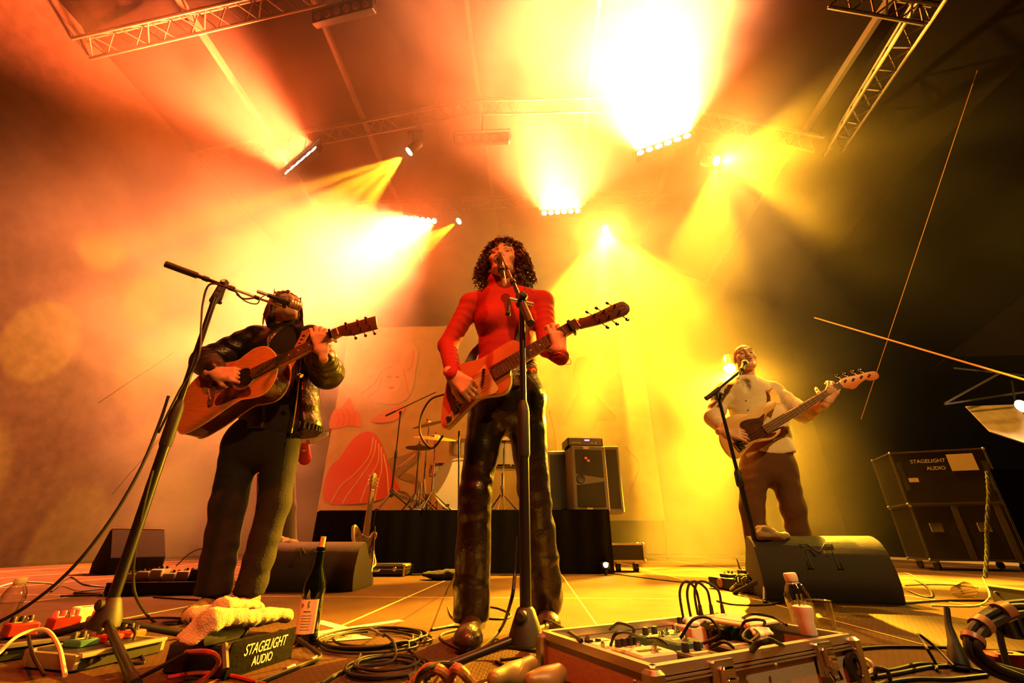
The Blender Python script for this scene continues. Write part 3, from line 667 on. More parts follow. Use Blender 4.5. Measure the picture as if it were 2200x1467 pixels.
ge.body([(395, 1085), (412, 1112), (360, 1200), (285, 1300), (255, 1322), (243, 1305), (300, 1200), (360, 1120)], .0, .003, 'guard', 'control_plate', n=2, bevel=.0006)
ge.neck(ge.l((570, 965))[0], .028, .0215, .011, 'rosewood', 'maple', 19)
for a, b in (((496, 1045), (512, 935)), ((312, 1140), (338, 1090))):
    p, q = ge.l(a), ge.l(b); t = MB(); t.cyl(ge.w(*p, .006), ge.w(*q, .006), .0065, 10); t.build('pickup', 'chrome', ge.root)
t = MB(); p = ge.l((322, 1115)); t.box(ge.w(*p, .005), (.022, .046, .012), ge.R(), bev=.003); t.build('bridge', 'chrome', ge.root)
for q in ((320, 1222), (273, 1275)):
    p = ge.l(q); t = MB(); t.lathe(ge.w(*p, .003), [(.012, 0), (.012, .004), (.0095, .008), (.009, .016), (.007, .018)], ge.n, 14); t.build('knob', 'black', ge.root)
p = ge.l((362, 1165)); t = MB(); t.cyl(ge.w(*p, .003), ge.w(p[0]-.012, p[1]-.01, .018), .0028, 6); t.ell(ge.w(p[0]-.013, p[1]-.011, .019), .005); t.build('switch', 'black', ge.root)
ge.strings(6, .0, .026, .018, .014, .0135)
hs = [(1160, 590), (1200, 582), (1300, 540), (1440, 475), (1490, 490), (1507, 515), (1495, 556), (1400, 592), (1300, 627), (1200, 650), (1165, 655)]
ge.body(hs, -.006, .008, 'headwood', 'headstock', n=3, bevel=.002)
for q, d in (((1300, 605), (.012, -.032)), ((1365, 582), (.012, -.032)), ((1435, 552), (.012, -.032)), ((1265, 572), (-.010, .03)), ((1330, 545), (-.010, .03)), ((1405, 510), (-.010, .03))): ge.tuner(ge.l(q), d, .010, big=1.0)
sq = [(1240, 585), (1270, 560), (1300, 572), (1320, 548), (1345, 560), (1365, 535), (1395, 545), (1415, 520), (1440, 505), (1470, 500), (1478, 520), (1450, 535), (1425, 530)]
t = MB(); t.tube([ge.w(*ge.l(q), .0085) for q in sq], .0011, 5); t.build('headstock_logo', 'gold', ge.root)
t = MB(); p = (ge.L-.03, 0); t.box(ge.w(*p, .016), (.014, .056, .012), ge.R(), bev=.003); t.box(ge.w(p[0], .0, -.02), (.012, .05, .01), ge.R(), bev=.003); t.box(ge.w(p[0], -.030, -.002), (.012, .008, .046), ge.R(), bev=.002); t.build('capo', 'black', ge.root)
# ---- left: acoustic guitar
YL = 2.25
ga = Guitar('acoustic guitar with honey brown top and pale binding of the leather jacket player', P(457, 846, YL-.30), P(727, 712, YL-.36), V((.05, -1, .05)), z1)
out_a = [(122, 1230), (112, 1180), (150, 1080), (215, 970), (290, 890), (390, 830), (480, 800), (570, 780), (630, 735), (700, 690), (770, 682), (820, 715), (850, 770), (850, 850), (830, 920), (790, 985), (730, 1030), (660, 1048), (590, 1060), (520, 1100), (440, 1155), (360, 1210), (270, 1265), (195, 1300), (150, 1295)]
ga.body(out_a, -.112, -.003, 'mahogany', n=3, bevel=.003)
ga.body(out_a, -.003, .0, 'spruce', 'soundboard', n=3, bevel=.001)
oa = ga.out(out_a, 3)
for z_ in (-.003, -.110):
    t = MB(); t.tube([ga.w(x*1.001, y*1.001, z_) for x, y in oa], .0034, 6, closed=True); t.build('binding', 'binding', ga.root)
cx, cy_ = ga.l((612, 905)); rs = .052
t = MB(); t.cyl(ga.w(cx, cy_, -.001), ga.w(cx, cy_, .0012), rs, 28); t.build('sound_hole', 'black', ga.root)  # black disc standing in for the shade inside the hole
for r_ in (rs+.002, rs+.009):
    t = MB(); t.tube([ga.w(cx+r_*math.cos(a*PI/16), cy_+r_*math.sin(a*PI/16), .0008) for a in range(32)], .0015, 5, closed=True); t.build('rosette', 'binding', ga.root)
ga.body([(560, 955), (640, 960), (665, 1000), (650, 1030), (560, 1050), (480, 1085), (420, 1100), (408, 1070), (450, 1010), (510, 965)], .0, .0018, 'tortoise', 'pickguard', n=3, bevel=.0)
ga.body([(400, 945), (418, 955), (405, 1030), (392, 1095), (368, 1102), (362, 1075), (382, 1000)], .0, .009, 'rosewood', 'bridge', n=2, bevel=.001)
for i in range(6):
    t = MB(); t.cyl(ga.w(-.008, (i-2.5)*.0105, .009), ga.w(-.008, (i-2.5)*.0105, .013), .0028, 8); t.build('bridge_pin', 'cream', ga.root)
ga.neck(ga.l((668, 870))[0], .028, .0215, .010, 'rosewood', 'maple', 20)
ga.strings(6, .0, .027, .018, .012, .0125)
hs = [(1280, 548), (1310, 535), (1560, 463), (1573, 550), (1400, 597), (1340, 603), (1290, 600)]
ga.body(hs, -.008, .007, 'headwood', 'headstock', n=1, bevel=.002)
for q, d in (((1390, 578), (.004, -.03)), ((1460, 560), (.004, -.03)), ((1525, 545), (.004, -.03)), ((1355, 540), (-.004, .024)), ((1440, 520), (-.004, .024)), ((1500, 500), (-.004, .024))): ga.tuner(ga.l(q), d, .009)
t = MB(); p = (ga.L-.035, 0); t.box(ga.w(p[0], 0, .016), (.012, .06, .010), ga.R(), bev=.003); t.box(ga.w(p[0], -.032, -.004), (.012, .008, .05), ga.R(), bev=.002); t.box(ga.w(p[0], 0, -.028), (.012, .05, .008), ga.R(), bev=.002); t.build('capo', 'chrome', ga.root)
p = ga.l((835, 730)); t = MB(); t.lathe(ga.w(cx+.24, cy_-.085, -.06), [(.012, 0), (.008, .004), (.006, .012), (.011, .016), (.011, .02)], (ga.x*.6-ga.y).normalized(), 12); t.build('strap_button', 'chrome', ga.root)
# ---- right: cream bass
YB = 3.3
gb = Guitar('cream electric bass with dark pickguard held by the bald player in the pale shirt', P(1588, 957, YB-.22), P(1805, 825, YB-.34), V((.0, -1, .08)), z3)
out_b = [(225, 740), (235, 650), (270, 590), (340, 565), (430, 560), (490, 530), (540, 490), (590, 468), (625, 480), (615, 515), (560, 560), (545, 600), (540, 650), (560, 690), (610, 690), (655, 668), (650, 700), (600, 740), (530, 755), (470, 770), (420, 815), (370, 870), (320, 878), (260, 820)]
gb.body(out_b, -.045, .0, 'basscream', n=4, bevel=.008)
gb.body([(375, 620), (430, 600), (500, 590), (540, 560), (535, 620), (525, 660), (560, 695), (625, 695), (590, 728), (500, 738), (420, 765), (385, 735), (390, 680), (365, 650)], .0, .003, 'tortoise', 'pickguard', n=3, bevel=.0)
gb.neck(gb.l((495, 625))[0], .031, .021, .010, 'bassneck', 'bassneck', 20, dots=False)
gb.strings(4, .0, .028, .016, .014, .0125, .0011)
t = MB(); t.box(gb.w(.0, 0, .006), (.05, .07, .012), gb.R(), bev=.003); t.build('bridge', 'chrome', gb.root)
for q in ((415, 740), (378, 765), (375, 800)):
    p = gb.l(q); t = MB(); t.lathe(gb.w(*p, .003), [(.011, 0), (.010, .012), (.008, .014)], gb.n, 12); t.build('knob', 'chrome', gb.root)
hs = [(1080, 372), (1078, 330), (1110, 305), (1200, 285), (1290, 262), (1335, 262), (1358, 290), (1345, 315), (1300, 322), (1265, 318), (1225, 345), (1185, 382), (1140, 378), (1105, 372)]
gb.body(hs, -.006, .008, 'basshead', 'headstock', n=3, bevel=.002)
for q in ((1115, 328), (1172, 318), (1230, 300), (1285, 290)): gb.tuner(gb.l(q), (-.004, .05), .010, big=1.7)

# ------------------------------------------------------------------ cloth and hair
M['redknit'] = mat('redknit', (.32, .008, .010), .8, bump=.35, scale=240)
M['leather'] = mat('leather', (.010, .008, .007), .26, bump=.25, scale=45, spec=.7)
M['jacket'] = mat('jacket', (.014, .011, .009), .34, bump=.5, scale=38, spec=.6)
M['blackcloth'] = mat('blackcloth', (.004, .004, .004), .9, bump=.3, scale=120)
M['bootleather'] = mat('bootleather', (.03, .014, .009), .3, bump=.3, scale=60)
M['shirt'] = mat('shirt', (.62, .55, .42), .85, bump=.3, scale=90, var=.06)
M['browncloth'] = mat('browncloth', (.075, .030, .014), .9, bump=.3, scale=90)
M['curl'] = mat('curl', (.06, .018, .010), .45, spec=.5)
M['darkhair'] = mat('darkhair', (.035, .018, .012), .5)
M['pinkhair'] = mat('pinkhair', (.30, .035, .07), .5)
M['lip'] = mat('lip', (.42, .13, .11), .4)
M['greycloth'] = mat('greycloth', (.10, .09, .08), .9)
def grow(s, h, **k): return s.mesh(h, **k)
def eyes_brows(W, root, brow='darkhair'):
    for q in (-1, 1):
        t = MB(); t.tube([V(W((q*.014, .094, .040))), V(W((q*.032, .090, .046))), V(W((q*.050, .074, .041)))], [.0035, .004, .0022], 6); t.build('eyebrow', brow, root)
        t = MB(); t.tube([V(W((q*.019, .0875, .008))), V(W((q*.032, .0905, .0055))), V(W((q*.044, .083, .0085)))], .0016, 5); t.build('eyelash', brow, root)
    t = MB(); t.tube([V(W((-.020, .096, -.049))), V(W((-.006, .1005, -.0455))), V(W((0, .0995, -.047))), V(W((.006, .1005, -.0455))), V(W((.020, .096, -.049)))], [.002, .0042, .004, .0042, .002], 6); t.build('lip', 'lip', root)
    t = MB(); t.tube([V(W((-.018, .093, -.064))), V(W((0, .098, -.068))), V(W((.018, .093, -.064)))], [.002, .005, .002], 6); t.build('lip', 'lip', root)

# ================= the woman in the centre
hc = P(1082, 566, YW-.02)
b = SDF(); Wh, Rh = head_sdf(b, hc, V((-.10, -1, .16)), V((0, .1, 1)), .97, mouth=.009, jaw=.95)
head_m = b.mesh(.0042)
nk = SDF(); nk.cone(P(1074, 640, YW+.02), V(Wh((0, -.01, -.05))), .052, .050).oval(P(1087, 790, YW), P(1082, 670, YW+.015), (.10, .065), (.105, .06), (1, 0, 0))
nk_m = nk.mesh(.009)
wr = P(974, 806, YW-.215); hr = SDF(); hand(hr, wr, P(1014, 838, YW-.235)-wr, -ge.n+V((0, 0, -.15)), 1, (.75, .95, .55), .05, .93)
wl = P(1204, 757, YW-.235); hl = SDF(); hand(hl, wl, P(1196, 706, YW-.255)-wl, -ge.n*1.0-ge.x*.35, -1, (.35, 1.05, .75), .10, .93, th=(.9, .9))
wp = np_obj('person', [head_m, nk_m, hr.mesh(.0034), hl.mesh(.0034)], 'skin', loc=G(1090, 1375))
tag(wp, 'curly haired woman in a red turtleneck and shiny black trousers singing at the centre microphone', 'person')
eyes_brows(Wh, wp)
sw = SDF()
sw.oval(P(1090, 800, YW), P(1087, 742, YW), (.148, .10), (.122, .088), (1, 0, 0), .04, wr=(.002, .05)).oval(P(1087, 742, YW), P(1087, 690, YW), (.122, .088), (.142, .098), (1, 0, 0), .04, wr=(.0015, .05))
sw.oval(P(1087, 690, YW), P(1088, 648, YW+.01), (.146, .10), (.135, .078), (1, 0, 0), .04)
for q in (-1, 1): sw.ell(P(1087+q*32, 686, YW-.075), (.058, .05, .055), k=.04)
shr, elr = P(1012, 652, YW), P(962, 742, YW-.03); shl, ell = P(1166, 648, YW), P(1176, 745, YW-.07)
sw.cone(P(1060, 640, YW+.01), shr, .05, .054, .05).cone(P(1110, 638, YW+.01), shl, .05, .054, .05)
sw.cone(shr, elr, .053, .044, .02, wr=(.0022, .045)).cone(elr, wr, .043, .031, .02, wr=(.0032, .028))
sw.cone(shl, ell, .053, .045, .02, wr=(.0022, .045)).cone(ell, wl+V((0, .004, -.016)), .044, .035, .02, wr=(.003, .03))
sw.cone(P(1076, 640, YW+.015), P(1071, 606, YW-.005), .067, .058, .02, wr=(.0022, .02))
np_obj('sweater', [sw.mesh(.0062)], 'redknit', wp)
tr = SDF()
hip = P(1090, 850, YW)
tr.oval(P(1090, 790, YW), hip, (.128, .095), (.165, .115), (1, 0, 0), .03).oval(hip, P(1088, 880, YW), (.165, .115), (.15, .11), (1, 0, 0), .03)
kL, aL, kR, aR = P(1021, 1060, YW-.03), P(1012, 1318, YW-.005), P(1147, 1050, YW+.04), P(1172, 1283, YW+.16)
tr.cone(P(1050, 870, YW), kL, .088, .064, .03, wr=(.003, .09)).cone(kL, aL, .066, .070, .02, wr=(.0045, .13))
tr.cone(P(1128, 868, YW+.01), kR, .090, .066, .03, wr=(.004, .09)).cone(kR, aR, .066, .074, .02, wr=(.0055, .12))
np_obj('trousers', [tr.mesh(.0075, cut=[lambda X, Y, Z: .05-Z, lambda X, Y, Z: Z-(P(1090, 782, YW).z)])], 'leather', wp)
t = MB(); pts = [P(1090, 792, YW)+V((math.cos(a)*.134, math.sin(a)*.101, 0)) for a in [i*PI/14 for i in range(28)]]
for dz in (-.014, 0, .014): t.tube([p+V((0, 0, dz)) for p in pts], .009, 6, closed=True)
t.build('belt', 'black', wp)
for u, v in ((1127, 795), (1146, 796)):
    p = P(u, v, YW-.104 if u < 1140 else YW-.088); t = MB()
    for i in range(6): t.ell(p+V((math.cos(i*PI/3)*.007, -.003, math.sin(i*PI/3)*.007)), (.0055, .003, .0055), None, 8, 5)
    t.ell(p+V((0, -.005, 0)), .005, None, 8, 5); t.build('belt_stud', 'cream', wp)
for (an, toe) in ((V((aL.x, aL.y+.02, .1)), G(1006, 1372, .035)), (V((aR.x, aR.y+.02, .1)), G(1178, 1340, .035))):
    bt = SDF(); heel = V((an.x, an.y+.03, .05)); d = (toe-heel); d.z = 0; d.normalize()
    bt.cone(an+V((0, 0, .06)), heel, .05, .046, .03).cone(heel+V((0, 0, -.008)), toe, .042, .036, .03).ell(toe+d*.01+V((0, 0, .002)), (.044, .05, .033), k=.03)
    np_obj('boot', [bt.mesh(.006, cut=[lambda X, Y, Z: .022-Z])], 'bootleather', wp)
    so = MB(); sd = V((d.y, -d.x, 0)); ol = []
    for i in range(24):
        a = i*PI/12; L_ = (toe-heel).length; c_ = math.cos(a); s_ = math.sin(a); ol.append((c_*(L_/2+.05), s_*(.041 if c_ > 0 else .036)))
    mid = (toe+heel)/2; mid.z = 0; so.prism(ol, .0, .024, (mid, d, -sd, V((0, 0, 1)))); so.build('boot_sole', 'black', wp, bevel=.003)
for s_, cen, ax, r_ in ((1, wl+V((.0, 0, -.012)), V((.2, .1, 1)), .037), (2, wl+V((.004, 0, -.026)), V((.5, .1, 1)), .041)):
    a = ax.normalized(); o1 = a.orthogonal().normalized(); o2 = a.cross(o1); t = MB(); t.tube([cen+o1*r_*math.cos(i*PI/12)+o2*r_*math.sin(i*PI/12) for i in range(24)], .0016, 5, closed=True); t.build('bracelet', 'gold', wp)
ear = V(Wh((-.078, .0, -.03))); t = MB(); t.tube([ear+V((0, 0, 0)), ear+V((-.003, 0, -.02))], .0015, 5); t.ell(ear+V((-.004, 0, -.028)), .008, None, 8, 6); t.build('earring', 'gold', wp)
cap = SDF(); cap.ell(Wh((0, -.035, .045)), (.094, .092, .092), Rh).ell(Wh((.062, -.045, -.03)), (.062, .06, .10), Rh, .04).ell(Wh((-.062, -.045, -.03)), (.058, .06, .10), Rh, .04).ell(Wh((0, -.09, -.05)), (.10, .05, .12), Rh, .04)
cap.ell(Wh((0, .10, -.035)), (.066, .07, .105), Rh, .012, 's')
capm = cap.mesh(.008, noise=lambda X, Y, Z: vnoise(X, Y, Z, 45)*.010)
hm = MB(); rnd = random.Random(3)
for i in range(560):
    th = rnd.uniform(0, 2*PI); zz = rnd.uniform(-.55, 1); rr_ = math.sqrt(max(0, 1-zz*zz)); d = V((rr_*math.cos(th), rr_*math.sin(th), zz))
    if d.y > .42 and zz < .62 and abs(d.x) < .64: continue
    p = V((d.x*.098, d.y*.10-.03, d.z*.098+.045)); L_ = rnd.uniform(.05, .17)*(1.0 if zz < .7 else .55); r_ = rnd.uniform(.007, .0135); tn = rnd.uniform(14, 24)/.1; ph = rnd.uniform(0, 6.28); pts = []
    side = V((d.x, d.y, 0)); n_ = max(10, int(L_*110))
    for j in range(n_+1):
        t_ = j/n_*L_; q = p + side*(t_*.50*(1-t_*1.6)) + V((0, 0, -t_*(.86 if zz < .6 else .35) + (.02*math.sin(min(t_*30, 3.1)) if zz > .2 else 0))) + d*.01
        rr2 = r_*min(1, j/3+.2); q = q + V((math.cos(ph+t_*tn)*rr2, math.sin(ph+t_*tn)*rr2, math.sin(ph*2+t_*tn*.5)*rr2*.5))
        if q.y > .055 and abs(q.x) < .052 and q.z < .07: q.y = .05 - .02
        pts.append(V(Wh(q)))
    hm.tube(pts, [.0024]*(len(pts)-1)+[.0010], 4)
for i in range(160):
    th = rnd.uniform(0, 2*PI); d = V((math.cos(th)*.7, math.sin(th)*.7, rnd.uniform(.3, 1))).normalized(); p = V((d.x*.098, d.y*.10-.03, d.z*.098+.045)); q = []
    for j in range(6): q.append(V(Wh(p + d*(j*.007) + V((rnd.uniform(-1, 1), rnd.uniform(-1, 1), rnd.uniform(-1, 1)))*.003*j)))
    hm.tube(q, .0006, 3)
hv = np.array([tuple(p) for p in hm.v]); hf = hm.f
ho = np_obj('hair', [capm], 'curl', wp); hm.build('curls', 'curl', ho, recalc=False)

# ================= the player on the left
hc = P(613, 664, YL-.02)
b = SDF(); Wl, Rl = head_sdf(b, hc, V((.62, -.62, .48)), V((-.30, .25, .9)), 1.0, mouth=.010)
nk = SDF(); nk.cone(P(612, 706, YL+.02), V(Wl((0, -.02, -.05))), .060, .056).oval(P(600, 800, YL), P(606, 735, YL+.02), (.10, .07), (.11, .06), (1, 0, 0))
wr2 = P(463, 800, YL-.33); hr = SDF(); hand(hr, wr2, P(520, 806, YL-.315)-wr2, -ga.n+V((0, 0, -.2)), 1, (.35, .6, .4), .06, 1.02)
wl2 = P(693, 757, YL-.33); hl = SDF(); hand(hl, wl2, P(686, 722, YL-.36)-wl2, -ga.n-ga.x*.3, -1, (.4, 1.05, .8), .09, 1.02, th=(.9, .9))
lp = np_obj('person', [b.mesh(.0045), nk.mesh(.010), hr.mesh(.0038), hl.mesh(.0038)], 'skin', loc=G(500, 1334))
tag(lp, 'person in a black leather jacket with pink streaked hair singing and playing the acoustic guitar', 'person')
eyes_brows(Wl, lp)
top = SDF(); top.oval(P(600, 915, YL), P(600, 760, YL), (.155, .11), (.165, .115), (1, 0, 0), .04).oval(P(600, 760, YL), P(604, 728, YL+.01), (.165, .11), (.15, .08), (1, 0, 0), .04).cone(P(612, 712, YL+.02), P(617, 694, YL+.01), .072, .066, .02, wr=(.002, .02))
np_obj('black_top', [top.mesh(.009)], 'blackcloth', lp)
jk = SDF(); s1, e1, s2, e2 = P(548, 728, YL), P(445, 775, YL-.10), P(668, 728, YL), P(703, 800, YL-.14)
jk.oval(P(604, 925, YL+.01), P(602, 760, YL+.01), (.215, .15), (.215, .14), (1, 0, 0), .05, wr=(.006, .12)).oval(P(602, 760, YL+.01), P(606, 726, YL+.02), (.215, .13), (.17, .085), (1, 0, 0), .05)
jk.cone(s1, e1, .085, .076, .03, wr=(.007, .06)).cone(e1, wr2+(e1-wr2)*.10, .076, .058, .03, wr=(.008, .045))
jk.cone(s2, e2, .085, .082, .03, wr=(.007, .06)).cone(e2, wl2+(e2-wl2)*.25, .080, .060, .03, wr=(.008, .05))
for q, u in ((-1, 573), (1, 645)): jk.chain([P(u, 722, YL+.03), P(u+q*3, 708, YL+.01), P(u-q*6, 735, YL-.10)], [.022, .020, .016], .015)
jk.oval(P(598, 960, YL-.16), P(606, 690, YL-.14), (.105, .13), (.07, .10), (1, 0, 0), .015, 's')
np_obj('leather_jacket', [jk.mesh(.0085, cut=[lambda X, Y, Z: P(640, 930, YL).z-Z])], 'jacket', lp)
t = MB(); zp = [P(647, 742, YL-.105), P(644, 800, YL-.135), P(636, 870, YL-.145), P(627, 925, YL-.14)]
t.tube(spline(zp, 8), .0035, 6); t.box(zp[-1]+V((0, -.004, .0)), (.008, .004, .022)); t.build('zip', 'gold', lp)
hb = P(655, 922, YL-.13)
for i in range(9):
    t = MB(); a = -1.25+i*.14; c_ = P(604, 924, YL+.01)+V((math.sin(a+1.9)*.218*1.0, -math.cos(a+1.9)*.153, .0)); t.tube([c_+V((0, 0, -.012)), c_+V((0, 0, .02))], .008, 6); t.build('hem_rib', 'jacket', lp)
tr = SDF(); hp = P(560, 930, YL)
tr.oval(hp, P(560, 962, YL), (.175, .12), (.17, .12), (1, 0, 0), .03)
k1, a1, k2, a2 = P(492, 1080, YL-.02), P(455, 1287, YL-.0), P(590, 1080, YL+.02), P(528, 1300, YL+.02)
tr.cone(P(520, 955, YL), k1, .098, .080, .03, wr=(.004, .1)).cone(k1, a1, .080, .076, .03, wr=(.004, .12)).cone(P(603, 955, YL), k2, .098, .074, .03, wr=(.004, .1)).cone(k2, a2, .074, .066, .03, wr=(.004, .12))
np_obj('trousers', [tr.mesh(.009, cut=[lambda X, Y, Z: .085-Z])], 'blackcloth', lp)
M['snake'] = mat('snake', (.30, .22, .12), .4, bump=.6, scale=120, var=.5)
for an in (V((a1.x, a1.y, .10)), V((a2.x, a2.y, .10))):
    toe = V((an.x+.04, an.y-.17, .035)); heel = V((an.x-.01, an.y+.03, .05)); bt = SDF()
    bt.cone(an+V((0, 0, .08)), heel, .048, .045, .03).cone(heel, toe, .043, .034, .03); np_obj('boot', [bt.mesh(.007, cut=[lambda X, Y, Z: .004-Z])], 'snake', lp)
cap = SDF(); cap.ell(Wl((0, -.028, .048)), (.090, .098, .088), Rl).ell(Wl((0, -.085, -.035)), (.082, .05, .085), Rl, .04).ell(Wl((-.07, -.03, -.02)), (.028, .05, .07), Rl, .03).ell(Wl((.07, -.03, -.02)), (.028, .05, .07), Rl, .03)
cap.ell(Wl((0, .11, -.04)), (.075, .10, .11), Rl, .012, 's')
ho = np_obj('hair', [cap.mesh(.007, noise=lambda X, Y, Z: vnoise(X, Y, Z, 30)*.005)], 'darkhair', lp)
rnd = random.Random(5)
for nm, col, n_, x0, x1 in (('pink_strands', 'pinkhair', 70, -.03, .085), ('dark_strands', 'darkhair', 80, -.085, .03)):
    hm = MB()
    for i in range(n_):
        x = rnd.uniform(x0, x1); y = rnd.uniform(-.06, .05); zt = math.sqrt(max(0.05, 1-(x/.1)**2-((y+.03)/.12)**2)); p = V((x, y, .048+.088*zt)); sgn = 1 if x > 0 else -1; pts = []
        L_ = rnd.uniform(.16, .26)
        for j in range(9):
            t_ = j/8; an_ = t_*1.5
            q = V((p.x+sgn*(.096-abs(p.x))*math.sin(min(an_*1.2, 1.57)), p.y - .03*t_, p.z - (t_**1.4)*L_)) + V((rnd.uniform(-1, 1), rnd.uniform(-1, 1), 0))*.004*t_
            if q.y > .03 and abs(q.x) < .075: q.x = sgn*.078
            pts.append(V(Wl(q)))
        hm.tube(pts, [.0022]*8+[.0006], 4)
    hm.build(nm, col, ho, recalc=False)
hm = MB()
for i in range(5):
    c_ = V(Wl((-.04+i*.022, .045-.012*abs(i-2), .118-.004*abs(i-2)))); a_ = [c_+V((math.cos(j*.7)*.016*(1-j/26), -.004, math.sin(j*.7)*.016*(1-j/26))) for j in range(22)]
    hm.tube(a_, .0045, 5)
hm.build('hair_roll', 'pinkhair', ho)

# ================= the bassist
hc = P(1601, 770, YB-.02)
b = SDF(); Wb, Rb = head_sdf(b, hc, V((-.22, -1, .12)), V((.02, .08, 1)), 1.0, mouth=.004, jaw=1.05)
nk = SDF(); nk.cone(P(1603, 824, YB+.02), V(Wb((0, -.015, -.05))), .062, .058).oval(P(1625, 920, YB), P(1608, 850, YB+.02), (.12, .08), (.12, .06), (1, 0, 0))
el3, wr3 = P(1534, 897, YB-.05), P(1556, 928, YB-.20); hr = SDF(); hand(hr, wr3, P(1588, 932, YB-.24)-wr3, -gb.n+V((0, 0, -.2)), 1, (.4, .7, .5), .07, 1.05)
el4, wl3 = P(1724, 888, YB-.10), P(1776, 862, YB-.30); hl = SDF(); hand(hl, wl3, P(1790, 836, YB-.335)-wl3, -gb.n-gb.x*.3, -1, (.4, 1.05, .8), .09, 1.05, th=(.9, .9))
fa = SDF(); fa.cone(el3+(wr3-el3)*.2, wr3, .045, .030).cone(el4+(wl3-el4)*.2, wl3, .045, .030)
bp_ = np_obj('person', [b.mesh(.006), nk.mesh(.012), hr.mesh(.0045), hl.mesh(.0045), fa.mesh(.008)], 'skin', loc=G(1690, 1270))
tag(bp_, 'bald man in a pale open shirt and brown trousers playing the cream bass', 'person')
eyes_brows(Wb, bp_)
sh = SDF(); s5, s6 = P(1556, 840, YB), P(1658, 838, YB)
sh.oval(P(1652, 972, YB), P(1632, 900, YB), (.185, .13), (.185, .13), (1, 0, 0), .05, wr=(.005, .1)).oval(P(1632, 900, YB), P(1608, 842, YB), (.195, .13), (.19, .11), (1, 0, 0), .05, wr=(.004, .1)).oval(P(1608, 842, YB), P(1606, 826, YB+.01), (.19, .10), (.12, .08), (1, 0, 0), .05)
sh.cone(s5, el3, .072, .064, .03, wr=(.006, .09)).cone(el3, el3+(wr3-el3)*.42, .066, .056, .02, wr=(.006, .05)).cone(s6, el4, .072, .066, .03, wr=(.006, .09)).cone(el4, el4+(wl3-el4)*.30, .066, .060, .02, wr=(.006, .05))
sh.cone(P(1608, 842, YB-.135), P(1600, 820, YB-.08), .022, .034, .01, 's')
zb = P(1652, 978, YB).z
np_obj('shirt', [sh.mesh(.0105, cut=[lambda X, Y, Z: zb-Z+.015*np.sin(X*14)])], 'shirt', bp_)
for q in (-1, 1):
    t = MB(); o_ = P(1604+q*12, 826, YB-.085); t.prism([(-.028, .02), (.03, .024), (.02, -.03), (-.01, -.04)] if q > 0 else [(-.03, .024), (.028, .02), (.01, -.04), (-.02, -.03)], 0, .006, (o_, V((1, 0, .1*q)).normalized(), V((0, -.25, 1)).normalized(), V((0, -1, -.25)).normalized())); t.build('collar', 'shirt', bp_)
for v in (850, 872):
    t = MB(); t.ell(P(1610+(v-850)*.12, v, YB-.14), (.006, .003, .006), None, 8, 5); t.build('button', 'cream', bp_)
tr = SDF(); hp = P(1648, 985, YB)
tr.oval(P(1650, 965, YB), hp, (.165, .115), (.175, .12), (1, 0, 0), .03).oval(hp, P(1648, 1010, YB), (.175, .12), (.165, .12), (1, 0, 0), .03)
k5, a5, k6, a6 = P(1615, 1090, YB-.02), P(1638, 1250, YB+.02), P(1703, 1090, YB-.02), P(1738, 1250, YB+.02)
tr.cone(P(1620, 1005, YB), k5, .10, .076, .03, wr=(.004, .1)).cone(k5, a5, .076, .066, .03, wr=(.005, .12)).cone(P(1680, 1005, YB), k6, .10, .078, .03, wr=(.004, .1)).cone(k6, a6, .078, .068, .03, wr=(.005, .12))
np_obj('trousers', [tr.mesh(.012, cut=[lambda X, Y, Z: .05-Z])], 'browncloth', bp_)
for an in (a5, a6):
    bt = SDF(); bt.cone(V((an.x, an.y+.03, .05)), V((an.x, an.y-.16, .035)), .045, .036, .03); np_obj('shoe', [bt.mesh(.010, cut=[lambda X, Y, Z: .002-Z])], 'bootleather', bp_)

# ================= the player hidden behind the left guitarist
YH = 4.3
hx = 592
b = SDF(); Wg, Rg = head_sdf(b, P(604, 800, YH), V((.2, -1, .05)), V((0, .05, 1)), 1.0)
nk = SDF(); nk.cone(P(602, 845, YH+.02), V(Wg((0, -.02, -.05))), .06, .056)
w8 = P(654, 958, YH-.20); hl = SDF(); hand(hl, w8, P(656, 940, YH-.22)-w8, V((-.3, 1, 0)), -1, (.4, 1.0, .8), .09, 1.0)
w9 = P(572, 985, YH-.18); hr = SDF(); hand(hr, w9, V((1, -.1, -.2)), V((0, 1, 0)), 1)
hp_ = np_obj('person', [b.mesh(.008), nk.mesh(.014), hl.mesh(.006), hr.mesh(.006)], 'skin', loc=G(590, 1225))
tag(hp_, 'person in red top and grey trousers mostly hidden behind the player in the leather jacket', 'person')
eyes_brows(Wg, hp_)
sh = SDF(); s7, e7, s8, e8 = P(565, 862, YH), P(540, 935, YH-.04), P(640, 862, YH), P(655, 985, YH-.06)
sh.oval(P(596, 965, YH), P(600, 860, YH), (.165, .12), (.18, .10), (1, 0, 0), .05).cone(s7, e7, .07, .055).cone(e7, w9, .055, .04).cone(s8, e8, .07, .058).cone(e8, w8, .055, .04)
np_obj('shirt', [sh.mesh(.014)], mat('redshirt', (.40, .03, .02), .8), hp_)
tr = SDF(); tr.oval(P(594, 962, YH), P(594, 1000, YH), (.165, .12), (.17, .12), (1, 0, 0), .03)
for q in (-1, 1): tr.chain([P(594+q*18, 1000, YH), P(594+q*24, 1090, YH), P(594+q*28, 1205, YH)], [.095, .075, .065], .03)
np_obj('trousers', [tr.mesh(.014, cut=[lambda X, Y, Z: .06-Z])], 'greycloth', hp_)
for q in (-1, 1):
    a_ = P(594+q*28, 1205, YH); bt = SDF(); bt.cone(V((a_.x, a_.y+.03, .05)), V((a_.x, a_.y-.16, .035)), .045, .036, .03); np_obj('shoe', [bt.mesh(.012, cut=[lambda X, Y, Z: .002-Z])], 'black', hp_)
